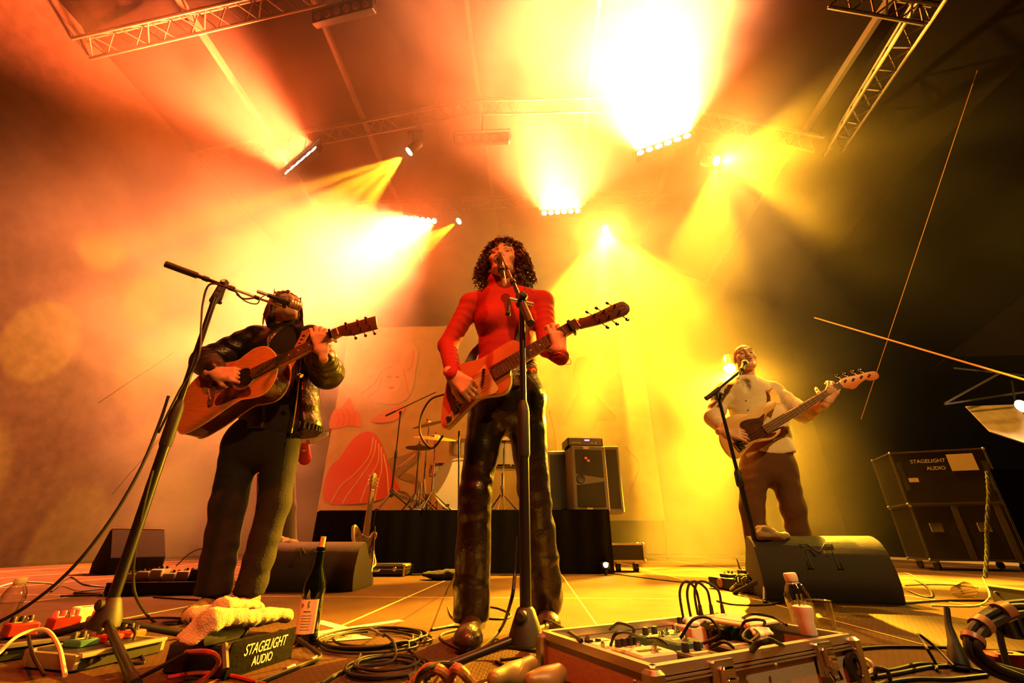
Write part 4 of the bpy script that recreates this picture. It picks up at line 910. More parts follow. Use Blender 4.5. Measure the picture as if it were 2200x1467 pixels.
cap = SDF(); cap.ell(Wg((0, -.03, .05)), (.088, .098, .085), Rg).ell(Wg((0, .11, -.04)), (.075, .10, .11), Rg, .012, 's'); np_obj('hair', [cap.mesh(.01)], 'darkhair', hp_)
def zid(p): return p
gs = Guitar('pale electric guitar with a white headstock poking out behind the leather jacket', P(572, 978, YH-.16), P(668, 947, YH-.22), V((0, -1, 0)), zid)
bo = [(-.14, .0), (-.13, .13), (-.03, .15), (.06, .12), (.13, .14), (.22, .155), (.21, .11), (.15, .06), (.14, -.05), (.2, -.1), (.19, -.13), (.1, -.12), (.0, -.13), (-.08, -.15), (-.13, -.12)]
bo = [(p.x, p.y) for p in spline([V((*p, 0)) for p in bo], 3, True)]
t = MB(); t.prism(bo, -.045, 0, gs.fr); t.build('body', 'cream', gs.root, bevel=.006)
t = MB(); t.prism([(.02, .06), (.15, .07), (.16, -.06), (.05, -.1), (0, -.05)], 0, .003, gs.fr); t.build('pickguard', 'white', gs.root)
gs.neck(.15, .028, .021, .010, 'maple', 'maple', 14, dots=False); gs.strings(6, 0, .026, .017, .013, .0125)
t = MB(); t.prism([(gs.L-.005, -.022), (gs.L+.03, -.04), (gs.L+.07, -.035), (gs.L+.13, -.02), (gs.L+.18, .0), (gs.L+.185, .03), (gs.L+.16, .038), (gs.L+.03, .03), (gs.L-.005, .022)], -.006, .008, gs.fr); t.build('headstock', 'cream', gs.root, bevel=.002)
for i in range(6): gs.tuner((gs.L+.03+i*.025, .02), (.0, .028), .009, 'chrome', .9)

# straps (parts of their guitars)
def strap(g, pts, wd, m, side):
    q = spline(pts, 6); t = MB(); sd = V(side).normalized(); n = len(q); vs = []; fs = []
    for i, p in enumerate(q):
        tg = (q[min(i+1, n-1)]-q[max(i-1, 0)]).normalized(); s2 = (sd-tg*sd.dot(tg)).normalized(); nn = tg.cross(s2)
        vs += [p-s2*wd/2-nn*.0015, p+s2*wd/2-nn*.0015, p+s2*wd/2+nn*.0015, p-s2*wd/2+nn*.0015]
    for i in range(n-1):
        for k in range(4): fs.append((i*4+k, i*4+(k+1) % 4, i*4+4+(k+1) % 4, i*4+4+k))
    t.add(vs, fs); return t.build('strap', m, g.root)
so = strap(ga, [P(616, 795, YL-.20), P(633, 762, YL-.175), P(648, 732, YL-.145), P(657, 712, YL-.10), P(655, 702, YL-.0), P(640, 720, YL+.15)], .05, 'strapwear', (1, 0, .3))
for i in range(7):
    p = P(628+i*4.2, 772-i*8.5, YL-.185+i*.009); t = MB(); t.ell(p+V((0, -.004, 0)), (.011, .003, .005), None, 8, 5); t.build('strap_motif', 'black', so)
t = MB(); p = P(613, 795, YL-.215); t.box(p, (.035, .006, .06), rotz(0), bev=.004); t.build('strap_end', 'orange', ga.root)
so = strap(ge, [P(1085, 775, YW-.15), P(1120, 725, YW-.13), P(1126, 690, YW-.12), P(1128, 664, YW-.085), P(1130, 640, YW-.02), P(1120, 650, YW+.10)], .045, 'black', (1, 0, 0))
strap(ge, [P(1005, 785, YW-.10), P(1020, 757, YW-.06), P(1035, 740, YW+.02), P(1050, 720, YW+.12)], .04, 'black', (0, .3, 1))
strap(gb, [P(1666, 866, YB-.24), P(1664, 850, YB-.16), P(1652, 836, YB-.10), P(1643, 822, YB-.02), P(1640, 835, YB+.12)], .06, 'strapwear', (1, 0, 0))
strap(gb, [P(1600, 975, YB-.16), P(1660, 935, YB-.16), P(1690, 920, YB-.10), P(1690, 900, YB+.05)], .06, 'strapwear', (0, .2, 1))
# ------------------------------------------------------------------ gear at the back of the stage
M['drumwhite'] = mat('drumwhite', (.74, .66, .48), .5); M['bronze'] = mat('bronze', (.32, .2, .06), .3, .9, bump=.2, scale=90); M['drumshell'] = mat('drumshell', (.5, .42, .25), .25, .3, coat=.5)
M['ampgrey'] = mat('ampgrey', (.16, .14, .11), .6, bump=.3, scale=150); M['grille'] = mat('grille', (.018, .015, .012), .8, bump=.6, scale=300); M['casewood'] = mat('casewood', (.006, .004, .004), .5)
DZ = rz
def tripod(t, c, h, spread, m='blackmetal', r=.011, legs=3, a0=.4, lz=.22):
    for k in range(legs):
        a = a0+k*2*PI/legs; f_ = V((c.x+math.cos(a)*spread, c.y+math.sin(a)*spread, c.z+.008)); MB().tube([V((c.x, c.y, c.z+lz)), f_], r, 8).build('leg', m, t)
        MB().ell(f_, (.014, .014, .008), None, 8, 5).build('foot', 'rubber', t)
kc = P(985, 1034, 5.55); kr = .305; kc.z = DZ+kr+.015
k = thing('bass_drum', 'bass drum with a blank pale front head on the riser', 'drum', V((kc.x, kc.y, DZ)))
MB().lathe(kc, [(kr-.01, .02), (kr-.008, .0), (kr-.01, .44)], (0, 1, 0), 36).build('shell', 'drumshell', k)
MB().lathe(kc+V((0, -.012, 0)), [(kr-.03, 0), (kr-.006, .004), (kr-.006, .02)], (0, 1, 0), 36).build('head', 'drumwhite', k)
for y in (-.012, .43): MB().tube([kc+V((math.cos(i*PI/18)*kr, y, math.sin(i*PI/18)*kr)) for i in range(36)], .014, 8, closed=True).build('hoop', 'cream', k)
for i in range(8):
    a = i*PI/4+.2; MB().box(kc+V((math.cos(a)*(kr+.012), .06, math.sin(a)*(kr+.012))), (.02, .07, .03), Matrix.Rotation(-a+PI/2, 3, 'Y'), bev=.004).build('lug', 'chrome', k)
for q in (-1, 1): MB().cyl(kc+V((q*kr*.8, .1, -kr*.5)), kc+V((q*kr*1.25, -.02, -kr-.01)), .008, 8).build('spur', 'chrome', k)
MB().box(kc+V((-.12, -.02, -kr+.06)), (.05, .006, .03)).build('badge', 'black', k)
def drum(name, label, c, r, h, ax=(0, 0, 1), legs=True):
    c = V(c); ax = V(ax).normalized(); t = thing(name, label, 'drum', V((c.x, c.y, DZ)), 'drums on the riser')
    MB().lathe(c, [(r, 0), (r, h)], ax, 28).build('shell', 'drumshell', t)
    for z in (0, h): MB().lathe(c+ax*(z-.012), [(r+.004, 0), (r+.014, .003), (r+.014, .022), (r+.004, .025)], ax, 28).build('rim', 'chrome', t)
    MB().lathe(c+ax*(h+.003), [(r-.004, 0), (r-.008, .003)], ax, 28).build('head', 'drumwhite', t)
    o1 = ax.orthogonal().normalized(); o2 = ax.cross(o1)
    for i in range(8):
        a = i*PI/4; d = o1*math.cos(a)+o2*math.sin(a); MB().cyl(c+d*(r+.012)+ax*.02, c+d*(r+.012)+ax*(h-.02), .006, 6).build('lug', 'chrome', t)
    if legs:
        for i in range(3):
            a = i*2*PI/3+.5; p = c+V((math.cos(a), math.sin(a), 0))*(r+.02); MB().cyl(V((p.x, p.y, DZ+.005)), p+V((0, 0, h*.7)), .008, 8).build('leg', 'chrome', t)
    return t
c_ = P(1086, 1004, 5.75); drum('floor_tom', 'chrome rimmed tom drum seen between the legs of the woman', (c_.x, c_.y, c_.z), .20, .30)
c_ = P(990, 985, 5.7); drum('rack_tom', 'small tom mounted on top of the bass drum', (c_.x+.02, c_.y, DZ+2*kr+.10), .16, .2, (0, -.25, 1), False)
MB().cyl(V((c_.x+.02, c_.y, DZ+2*kr-.02)), V((c_.x+.02, c_.y, DZ+2*kr+.14)), .012, 8).build('tom_post', 'chrome', bpy.data.objects['rack_tom'])
drum('snare_drum', 'shallow snare drum on its stand behind the bass drum', (kc.x-.34, 6.15, DZ+.5), .17, .14)
def cymbal(label, p, r, ax, stand=True):
    p = V(p); ax = V(ax).normalized(); t = thing('cymbal', label, 'cymbal', V((p.x, p.y, DZ)), 'cymbals on stands')
    MB().lathe(p, [(r, 0), (r*.6, .018), (r*.24, .026), (r*.2, .045), (r*.08, .055), (.004, .056)], ax, 32).build('plate', 'bronze', t)
    MB().cyl(p+ax*.05, p+ax*.085, .010, 8).build('wing_nut', 'chrome', t)
    MB().tube([p+ax*.03, p-ax*.06, V((p.x, p.y+.02, p.z-.2)), V((p.x, p.y+.02, DZ+.2))], [.007, .009, .011, .014], 8).build('stand_tube', 'chrome', t); tripod(t, V((p.x, p.y+.02, DZ)), 0, .26, 'chrome', .008)
    return t
cymbal('large ride cymbal tilted above the bass drum', P(935, 942, 5.35), .27, (.12, -.25, 1)); cymbal('upper crash cymbal tilted behind the ride cymbal', P(920, 912, 5.9), .22, (-.25, -.2, 1))
cymbal('pair of small hi-hat cymbals left of the bass drum', P(900, 962, 5.5), .17, (0, 0, 1))
t = thing('drum_pedal', 'bass drum pedal and footboards at the foot of the drums', 'pedal', V((kc.x-.42, 5.4, DZ)))
MB().box(V((kc.x-.42, 5.4, DZ+.03)), (.1, .28, .02), Matrix.Rotation(.2, 3, 'X'), bev=.004).build('footboard', 'steel', t); MB().tube([V((kc.x-.47, 5.5, DZ+.01)), V((kc.x-.47, 5.5, DZ+.2)), V((kc.x-.37, 5.5, DZ+.2)), V((kc.x-.37, 5.5, DZ+.01))], .009, 6).build('frame', 'chrome', t)
for i in range(4): MB().cyl(V((kc.x-.55+i*.06, 5.42+.05*i, DZ+.005)), V((kc.x-.5+i*.03, 5.45, DZ+.22+i*.05)), .008, 6).build('strut', 'chrome', t)
t = thing('drum_stool', 'chrome double braced stand behind the tom right of the bass drum', 'stand', V((P(1078, 1060, 5.6).x, 5.6, DZ)))
c_ = V((P(1078, 1060, 5.6).x, 5.6, DZ)); MB().cyl(c_+V((0, 0, .18)), c_+V((0, 0, .46)), .014, 10).build('tube', 'chrome', t); tripod(t, c_, 0, .22, 'chrome', .009); MB().lathe(c_+V((0, 0, .26)), [(.02, 0), (.026, .01), (.026, .04), (.02, .05)], (0, 0, 1), 12).build('collar', 'chrome', t)
# overhead microphone stand on the riser
def boom_stand(name, label, base, top, b0, b1, micdir=None, group=None, lz=.22, sp=.3, m='blackmetal', r=.012, a0=.4, mic=True):
    t = thing(name, label, 'microphone stand', base, group); tripod(t, base, 0, sp, m, r*.9, 3, a0, lz)
    MB().lathe(base+V((0, 0, lz-.06)), [(r*1.4, 0), (r*2.2, .02), (r*2.2, .08), (r*1.5, .1)], (0, 0, 1), 14).build('collar', 'rubber', t)
    mid = base.lerp(top, .55); MB().cyl(base+V((0, 0, lz-.05)), mid, r*1.15, 12).build('lower_tube', m, t); MB().cyl(mid, top, r*.85, 12).build('upper_tube', m, t)
    MB().lathe(mid-V((0, 0, .05)), [(r*1.3, 0), (r*1.8, .01), (r*1.8, .09), (r*1.1, .11)], (0, 0, 1), 12).build('clutch', 'rubber', t)
    MB().cyl(b0, b1, r*.7, 10).build('boom', m, t); d = (b1-b0).normalized(); MB().cyl(b0-d*.01, b0+d*.13, r*1.25, 10).build('counterweight', 'rubber', t)
    MB().box(top, (r*3, r*3.4, r*4), bev=r*.5).build('boom_clamp', 'rubber', t)
    k_ = d.cross(V((0, 0, 1))).normalized(); MB().cyl(top, top+k_*.05, r*.5, 8).build('clamp_knob', 'rubber', t)
    return t
b_ = P(838, 1086, 5.4); b_.z = DZ; tp = P(853, 886, 5.4)
boom_stand('boom_stand', 'thin boom microphone stand on the riser left of the drums', b_, V((b_.x, b_.y, tp.z)), P(830, 892, 5.4), P(936, 842, 5.5), r=.010)
# bass amplifier and second cabinet on the riser
xa0, xa1 = P(1228, 1090, 5.5).x, P(1298, 1090, 5.5).x
c0 = V(((xa0+xa1)/2+.02, 5.68, DZ)); t = thing('amplifier_cabinet', 'tall grey speaker cabinet with two stacked grilles under the lit amplifier head', 'speaker', c0)
hh = P(1240, 958, 5.5).z-DZ; ww = .44
Rz = rotz(.16)
MB().box(c0+V((0, 0, hh/2)), (ww, .40, hh), Rz, bev=.012).build('cabinet', 'ampgrey', t)
def local(x, y, z): return c0+Rz @ V((x, y, 0))+V((0, 0, z))
f4 = (local(0, -.2, 0), Rz @ V((1, 0, 0)), V((0, 0, 1)), Rz @ V((0, -1, 0)))
MB().prism([(-.17, hh*.93), (.17, hh*.93), (.17, hh*.50), (-.17, hh*.56)], 0, .012, f4).build('speaker_grille', 'grille', t); MB().prism([(-.17, hh*.38), (.17, hh*.44), (.17, hh*.06), (-.17, hh*.06)], 0, .012, f4).build('speaker_grille', 'grille', t)
MB().lathe(local(-.12, -.205, hh*.475), [(.055, 0), (.05, .012), (.02, .004), (.002, .004)], Rz @ V((0, -1, 0)), 18).build('horn', 'black', t)
for a, b in ((.02, .80), (.05, .76)): MB().box(local(a-.06, -.215, hh*b), (.03, .004, .025), Rz).build('badge', 'redglow', t)
for z in (.025, hh*.965): MB().box(local(-.03, -.207, z), (.07, .006, .03), Rz).build('handle_plate', 'cream', t)
t = thing('bass_amplifier', 'bass amplifier head with a small purple display on the tall cabinet', 'amplifier', local(0, 0, hh)); MB().box(local(-.02, 0, hh+.055), (.46, .34, .11), Rz, bev=.01).build('case', 'blackmetal', t)
MB().box(local(-.02, -.172, hh+.055), (.42, .006, .08), Rz).build('front_panel', 'ampgrey', t); MB().box(local(.0, -.177, hh+.075), (.06, .004, .014), Rz).build('display', 'purplelamp', t)
for i in range(6): MB().lathe(local(-.19+i*.03 if i < 4 else .06+(i-4)*.05, -.176, hh+.04), [(.010, 0), (.008, .014)], Rz @ V((0, -1, 0)), 10).build('knob', 'silver', t)
c1 = V((P(1312, 1090, 6.0).x, 6.05, DZ)); h1 = P(1300, 962, 6.0).z-DZ
t = thing('speaker_cabinet', 'plain dark speaker cabinet standing right behind the bass amplifier', 'speaker', c1); MB().box(c1+V((-.06, 0, h1/2)), (.42, .4, h1), bev=.012).build('cabinet', 'ampgrey', t); MB().box(c1+V((-.06, -.203, h1/2)), (.36, .01, h1*.88), bev=.003).build('speaker_grille', 'grille', t)
c2 = V((P(1205, 1090, 6.0).x, 6.0, DZ)); t = thing('speaker_cabinet', 'dark speaker cabinet squeezed in left of the bass amplifier', 'speaker', c2); MB().box(c2+V((0, 0, h1*.46)), (.3, .4, h1*.92), bev=.012).build('cabinet', 'ampgrey', t); MB().box(c2+V((0, -.203, h1*.46)), (.26, .01, h1*.8), bev=.003).build('speaker_grille', 'grille', t)
# small wheeled case, footlight, cases on the floor by the riser
def flight_case(label, c, d, R=None, wheels=True, group=None, m='casewood', ridge=.02, em='trussalu', name='flight_case'):
    R = R or Matrix.Identity(3); c = V(c); w_, d_, h_ = d; t = thing(name, label, 'flight case', c, group); z0 = .11 if wheels else 0
    L_ = lambda x, y, z: c+R @ V((x, y, 0))+V((0, 0, z0+z))
    MB().box(L_(0, 0, h_/2), (w_-.01, d_-.01, h_-.01), R).build('panels', m, t)
    e = ridge
    for sx in (-1, 1):
        for sy in (-1, 1): MB().box(L_(sx*w_/2, sy*d_/2, h_/2), (e, e, h_), R).build('edge', em, t)
    for sz in (0, h_):
        for sy in (-1, 1): MB().box(L_(0, sy*d_/2, sz), (w_, e, e), R).build('edge', em, t)
        for sx in (-1, 1): MB().box(L_(sx*w_/2, 0, sz), (e, d_, e), R).build('edge', em, t)
    for sx in (-1, 1):
        for sy in (-1, 1):
            for sz in (0, h_): MB().ell(L_(sx*w_/2, sy*d_/2, sz), e*.95, None, 10, 6).build('corner', 'steel', t)
    if wheels:
        for sx in (-1, 1):
            for sy in (-1, 1):
                q = L_(sx*(w_/2-.08), sy*(d_/2-.08), -.065); MB().cyl(q-V((.014, 0, 0)), q+V((.014, 0, 0)), .043, 14).build('wheel', 'rubber', t); MB().box(q+V((0, 0, .05)), (.05, .05, .03)).build('castor', 'steel', t)
    return t, L_
c_ = V((1.12, 5.6, 0)); t, L_ = flight_case('small wheeled flight case with bright metal edges beside the riser', (P(1345, 1200, 5.6).x, 5.6, .0), (.36, .3, .17), wheels=True, em='alu')
t = thing('footlight', 'tiny lit lamp on the floor at the right corner of the riser', 'lamp', G(1302, 1222)); c_ = P(1302, 1213, 4.9); MB().box(c_+V((0, .06, -.01)), (.08, .08, .06), bev=.01).build('housing', 'black', t); MB().lathe(c_+V((0, .02, 0)), [(.024, 0), (.018, .006), (.002, .008)], (0, -1, 0), 14).build('lens', 'lens_yel', t); MB().cyl(V((c_.x, c_.y+.06, .0)), c_+V((0, .06, 0)), .015, 8).build('stem', 'black', t)
# guitar on its stand in front of the riser, and the closed case beside it
Ys = 4.55
gs = Guitar('white edged electric guitar leaning on a stand in front of the riser', P(782, 1185, Ys), P(800, 1052, Ys+.16), V((.85, -.6, .1)), zid)
bo = [(-.15, .0), (-.13, .13), (-.03, .16), (.06, .12), (.13, .14), (.23, .15), (.2, .09), (.16, .05), (.15, -.05), (.21, -.09), (.19, -.13), (.1, -.11), (.0, -.13), (-.08, -.16), (-.13, -.12)]
bo = [(p.x, p.y) for p in spline([V((*p, 0)) for p in bo], 3, True)]
MB().prism(bo, -.045, 0, gs.fr).build('body', 'cream', gs.root, bevel=.006); MB().prism([(x*.93, y*.9) for x, y in bo], 0, .003, gs.fr).build('body_top', 'tortoise', gs.root)
gs.neck(.15, .028, .021, .010, 'rosewood', 'maple', 12, dots=False); MB().prism([(gs.L-.005, -.022), (gs.L+.05, -.036), (gs.L+.17, -.03), (gs.L+.19, .0), (gs.L+.17, .03), (gs.L+.05, .034), (gs.L-.005, .022)], -.006, .008, gs.fr).build('headstock', 'headwood', gs.root, bevel=.002)
for i in range(3):
    for q in (-1, 1): gs.tuner((gs.L+.05+i*.045, q*.022), (0, q*.028), .009)
MB().box(gs.w(.03, 0, .008), (.03, .08, .015), gs.R(), bev=.003).build('pickup', 'black', gs.root); gs.strings(6, 0, .026, .017, .012, .0125)
t = thing('guitar_stand', 'folding black stand under the white edged guitar', 'guitar stand', V((gs.o.x, Ys+.1, 0))); bx = gs.o.x
for q in (-1, 1): MB().tube([V((bx+q*.14, Ys-.12, .01)), V((bx+q*.1, Ys, .13)), V((bx+q*.02, Ys+.16, .45))], .010, 8).build('leg', 'blackmetal', t)
MB().tube([V((bx, Ys+.35, .01)), V((bx, Ys+.17, .46)), V((bx, Ys+.18, .62))], .010, 8).build('rear_leg', 'blackmetal', t)
c_ = G(820, 1238); t = thing('guitar_case', 'closed brown instrument case lying before the riser', 'case', c_)
cw = (G(872, 1240)-G(768, 1240)).length
MB().box(c_+V((0, .16, .055)), (cw, .32, .11), bev=.02).build('shell', 'casewood', t); MB().box(c_+V((0, .16, .062)), (cw+.004, .324, .006)).build('rim', 'steel', t)
MB().tube([c_+V((-.14, -.002, .06)), c_+V((-.13, -.03, .045)), c_+V((-.03, -.03, .045)), c_+V((-.02, -.002, .06))], .008, 8).build('handle', 'steel', t)
for x in (-.17, .12): MB().box(c_+V((x, -.005, .064)), (.03, .012, .035), bev=.003).build('latch', 'gold', t)
MB().box(c_+V((cw/2-.015, .0, .055)), (.02, .02, .11), bev=.004).build('corner', 'brass' if 'brass' in M else 'gold', t)
t = thing('camera_bag', 'dark heap of gaffer cloth on the floor beside the instrument case', 'cloth', G(945, 1234)); b_ = SDF(); c_ = G(945, 1234, .04); b_.ell(c_, (.16, .1, .035), k=.03).ell(c_+V((.1, 0, .01)), (.08, .07, .03), k=.03); np_obj('cloth_heap', [b_.mesh(.012, noise=lambda X, Y, Z: vnoise(X, Y, Z, 25)*.01)], 'blackcloth', t); t.name = 'cloth_bundle'
# floor wedges: curved backs towards the camera
def wedge(label, cx, cyy, w_, h_, d_, rz_, prof, logo=True, m='wedge', mirror=1):
    R = rotz(rz_); c = V((cx, cyy, 0)); t = thing('floor_monitor', label, 'floor monitor', c, 'wedge monitors')
    fr = (c, R @ V((0, 1, 0)), V((0, 0, 1)), R @ V((1, 0, 0)))
    q = [(p.x*d_, p.y*h_) for p in spline([V((*p, 0)) for p in prof], 5)]
    q = q+[(.95*d_, .12*h_), (.95*d_, 0)]
    MB().prism(q, -w_/2, w_/2, fr).build('cabinet', m, t, bevel=.006)
    a = V((q[len(q)-3][0], q[len(q)-3][1], 0)); b = V((.95*d_, .12*h_, 0)); n2 = V((b.y-a.y, -(b.x-a.x), 0)).normalized()*-1
    x = R @ V((1, 0, 0)); s = (R @ V((0, (b-a).x, 0))+V((0, 0, (b-a).y))); ln = s.length; s.normalize(); nn = x.cross(s); o_ = c+R @ V((0, (a.x+b.x)/2, 0))+V((0, 0, (a.y+b.y)/2))
    if nn.z < 0: nn = -nn
    MB().prism([(-w_*.46, -ln*.44), (w_*.46, -ln*.44), (w_*.46, ln*.44), (-w_*.46, ln*.44)], -.003, .006, (o_, x, s, nn)).build('grille', 'grille', t)
    if logo:
        def on(lx, k):                                     # a point on the curved back at share k of its profile
            i = int((k-.22)*(len(q)-4)); p = q[i]; return c+R @ V((lx, p[0]-.004, 0))+V((0, 0, p[1]+.001))
        kk = [.56, .60, .66, .70, .74, .78]
        for s_ in (-1, 1):
            MB().tube([on(s_*.085, .52), on(s_*.085, .76), on(s_*.045, .74), on(0, .66)], .0032, 6).build('logo_line', 'black', t); MB().tube([on(s_*.068, .52), on(s_*.068, .69), on(s_*.045, .67), on(s_*.030, .62)], .0032, 6).build('logo_line', 'black', t)
            MB().tube([on(s_*.092, .515), on(s_*.060, .515)], .0032, 6).build('logo_line', 'black', t)
    return t
PW = [(0, 0), (-.04, .3), (.0, .62), (.08, .86), (.2, .97), (.30, 1.0), (.36, .97)]
pa, pb = G(560, 1277), G(752, 1272); wl_ = .74
wedge('left wedge monitor with a rounded dusty back behind the wine bottle', pb.x-wl_/2, pb.y+.02, wl_, .31, .52, .06, PW)
pa, pb = G(1652, 1290), G(1942, 1299)
wr_ = wedge('right wedge monitor with a yellow lit top edge in front of the bassist', (pa.x+pb.x)/2, (pa.y+pb.y)/2, .69, .345, .60, math.atan2(pb.y-pa.y, pb.x-pa.x), PW)
# far left wedge, turned
c_ = G(255, 1232); t = thing('floor_monitor', 'far left wedge monitor standing in the haze behind the first microphone stand', 'floor monitor', c_, 'wedge monitors'); R = rotz(-.55)
q = [(0, 0), (-.02, .10), (.18, .42), (.24, .43), (.50, .16), (.50, 0)]
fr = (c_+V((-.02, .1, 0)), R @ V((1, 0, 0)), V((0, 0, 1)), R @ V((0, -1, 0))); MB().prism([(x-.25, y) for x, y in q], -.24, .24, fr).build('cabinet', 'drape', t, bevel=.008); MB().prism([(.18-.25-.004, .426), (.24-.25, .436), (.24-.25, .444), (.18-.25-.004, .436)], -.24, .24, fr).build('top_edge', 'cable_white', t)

# right: stacked flight cases, draped case, tent roof and work lamp
Rc = rotz(-.30)
pc = P(2045, 1120, 6.1); t, L_ = flight_case('lower dark flight case of the stack at the right edge', (pc.x, 6.1, 0), (.95, .6, .60), Rc, True, 'flight cases stacked at the right')
for x in (-.06, .34): MB().box(L_(x, -.305, .30), (.06, .012, .58), Rc).build('slat', 'trussalu', t)
for x in (-.3, .15): MB().box(L_(x, -.306, .35), (.12, .02, .10), Rc, bev=.004).build('handle', 'steel', t)
z_top = .11+.60+.02
t, L2 = flight_case('upper dark flight case with white lettering and a taped paper sheet', (pc.x-.02, 6.1, z_top), (.95, .6, .62), Rc, False, 'flight cases stacked at the right')
MB().box(L2(.22, -.306, .47), (.26, .004, .20), Rc).build('paper_sheet', 'cream', t)
fr = (L2(-.12, -.308, .50), Rc @ V((1, 0, 0)), V((0, 0, 1)), Rc @ V((0, -1, 0))); text_obj('lettering', 'STAGELIGHT', .062, fr, 'white', t, .15); fr = (L2(-.06, -.308, .41), *fr[1:]); text_obj('lettering', 'AUDIO', .06, fr, 'white', t)
MB().box(L2(-.33, -.307, .28), (.10, .004, .05), Rc).build('sticker', 'cream', t)
for x, z in ((-.42, .33), (.43, .3)): MB().box(L2(x, -.307, z), (.05, .012, .34), Rc).build('hinge_plate', 'steel', t)
pd = P(2165, 1240, 3.3); t = thing('draped_case', 'tall case under a black cloth at the right edge', 'case', V((pd.x+.42, 3.6, 0)))
xz = P(2122, 1010, 3.3)
dr = V((xz.x, 3.3, 0)).normalized()*.75; b_ = MB(); b_.prism([(xz.x, 3.3), (xz.x+1.2, 3.3), (xz.x+1.2+dr.x, 3.3+dr.y), (xz.x+dr.x+.03, 3.3+dr.y)], 0, xz.z, (V((0, 0, 0)), V((1, 0, 0)), V((0, 1, 0)), V((0, 0, 1)))); b_.build('cloth_cover', 'drape', t, bevel=.01)
curtain('cover_fold', (xz.x, 3.295, 0), (xz.x+1.2, 3.295, 0), .01, xz.z+.005, 40, 'drape', t, .01)
t = MB(); rp = [P(2121, 1012, 3.26), P(2124, 1060, 3.26), P(2120, 1130, 3.26), P(2121, 1180, 3.26), P(2117, 1240, 3.2)]
sp_ = spline(rp, 10)
for s_ in range(3): t.tube([p+V((math.cos(i*.9+s_*2.1)*.007, math.sin(i*.9+s_*2.1)*.007, 0)) for i, p in enumerate(sp_)], .006, 5)
M['ropegreen'] = mat('ropegreen', (.12, .16, .05), .9, bump=1, scale=200); tag(t.build('rope', 'ropegreen'), 'fuzzy green rope hanging down the draped case', 'rope')
M['canvas'] = mat('canvas', (.55, .45, .3), .9, bump=.6, scale=5, var=.2)
pc_ = [P(2075, 872, 9.0), P(2190, 868, 9.0), P(2230, 960, 8.6), P(2140, 915, 8.6)]
o_ = pc_[0]; x = (pc_[1]-o_).normalized(); n = x.cross(pc_[2]-o_).normalized(); y = n.cross(x); tb = MB().prism([((p-o_).dot(x), (p-o_).dot(y)) for p in pc_], 0, .02, (o_, x, y, n)); tag(tb.build('canopy', 'canvas'), 'pale tent canopy lit by the work lamp at the right edge', 'canopy')
wlp = P(2194, 872, 8.3); t = thing('work_lamp', 'glaring white work lamp at the right edge of the picture', 'lamp', wlp); MB().ell(wlp, .045).build('bulb', mat('bulb', (1, .9, .7), .3, emit=(1, .75, .4, 60)), t); MB().lathe(wlp+V((0, .02, 0)), [(.12, -.03), (.07, .05), (.03, .08)], (0, 1, 0), 16).build('reflector', 'alu', t); MB().cyl(wlp+V((0, .1, 0)), wlp+V((.4, .3, .6)), .015, 6).build('bracket', 'blackmetal', t)
pl = bpy.data.lights.new('work_lamp_light', 'POINT'); pl.energy = 90; pl.color = (1, .62, .28); pl.shadow_soft_size = .05; plo = bpy.data.objects.new('work_lamp_light', pl); C.objects.link(plo); plo.location = wlp+V((0, -.12, 0))
for (a, b, r_, lb) in ((P(1750, 682, 7.5), P(2210, 818, 5.0), .013, 'tight guy rope running down to the right edge'), (P(2140, 30, 4.2), P(1850, 900, 7.4), .005, 'thin slack line hanging down the dark right side')):
    t = MB(); t.cyl(a, b, r_, 6); tag(t.build('guy_rope', 'strapwear'), lb, 'rope')
for i, (a, b, lb) in enumerate(((P(2030, 866, 8.8), P(2150, 800, 8.8), 'slanting tent pole left of the work lamp'), (P(2030, 868, 8.8), P(2200, 842, 8.8), 'level tent pole above the lit canopy'), (P(2050, 790, 9.0), P(2200, 806, 9.0), 'upper tent pole crossing under the guy rope'))):
    t = MB(); t.cyl(a, b, .02, 6); tag(t.build('tent_pole', 'trussalu'), lb, 'pole', 'tent poles')
pts = [P(1990, 800, 9.5), P(2240, 600, 8.0), P(2240, 760, 8.0), P(2080, 800, 9.5)]; o_ = pts[0]; x = (pts[1]-o_).normalized(); n = x.cross(pts[2]-o_).normalized(); y = n.cross(x)
tag(MB().prism([((p-o_).dot(x), (p-o_).dot(y)) for p in pts], 0, .02, (o_, x, y, n)).build('tent_roof', 'tarpdark'), 'dark tent roof flap rising at the right edge', 'tent')
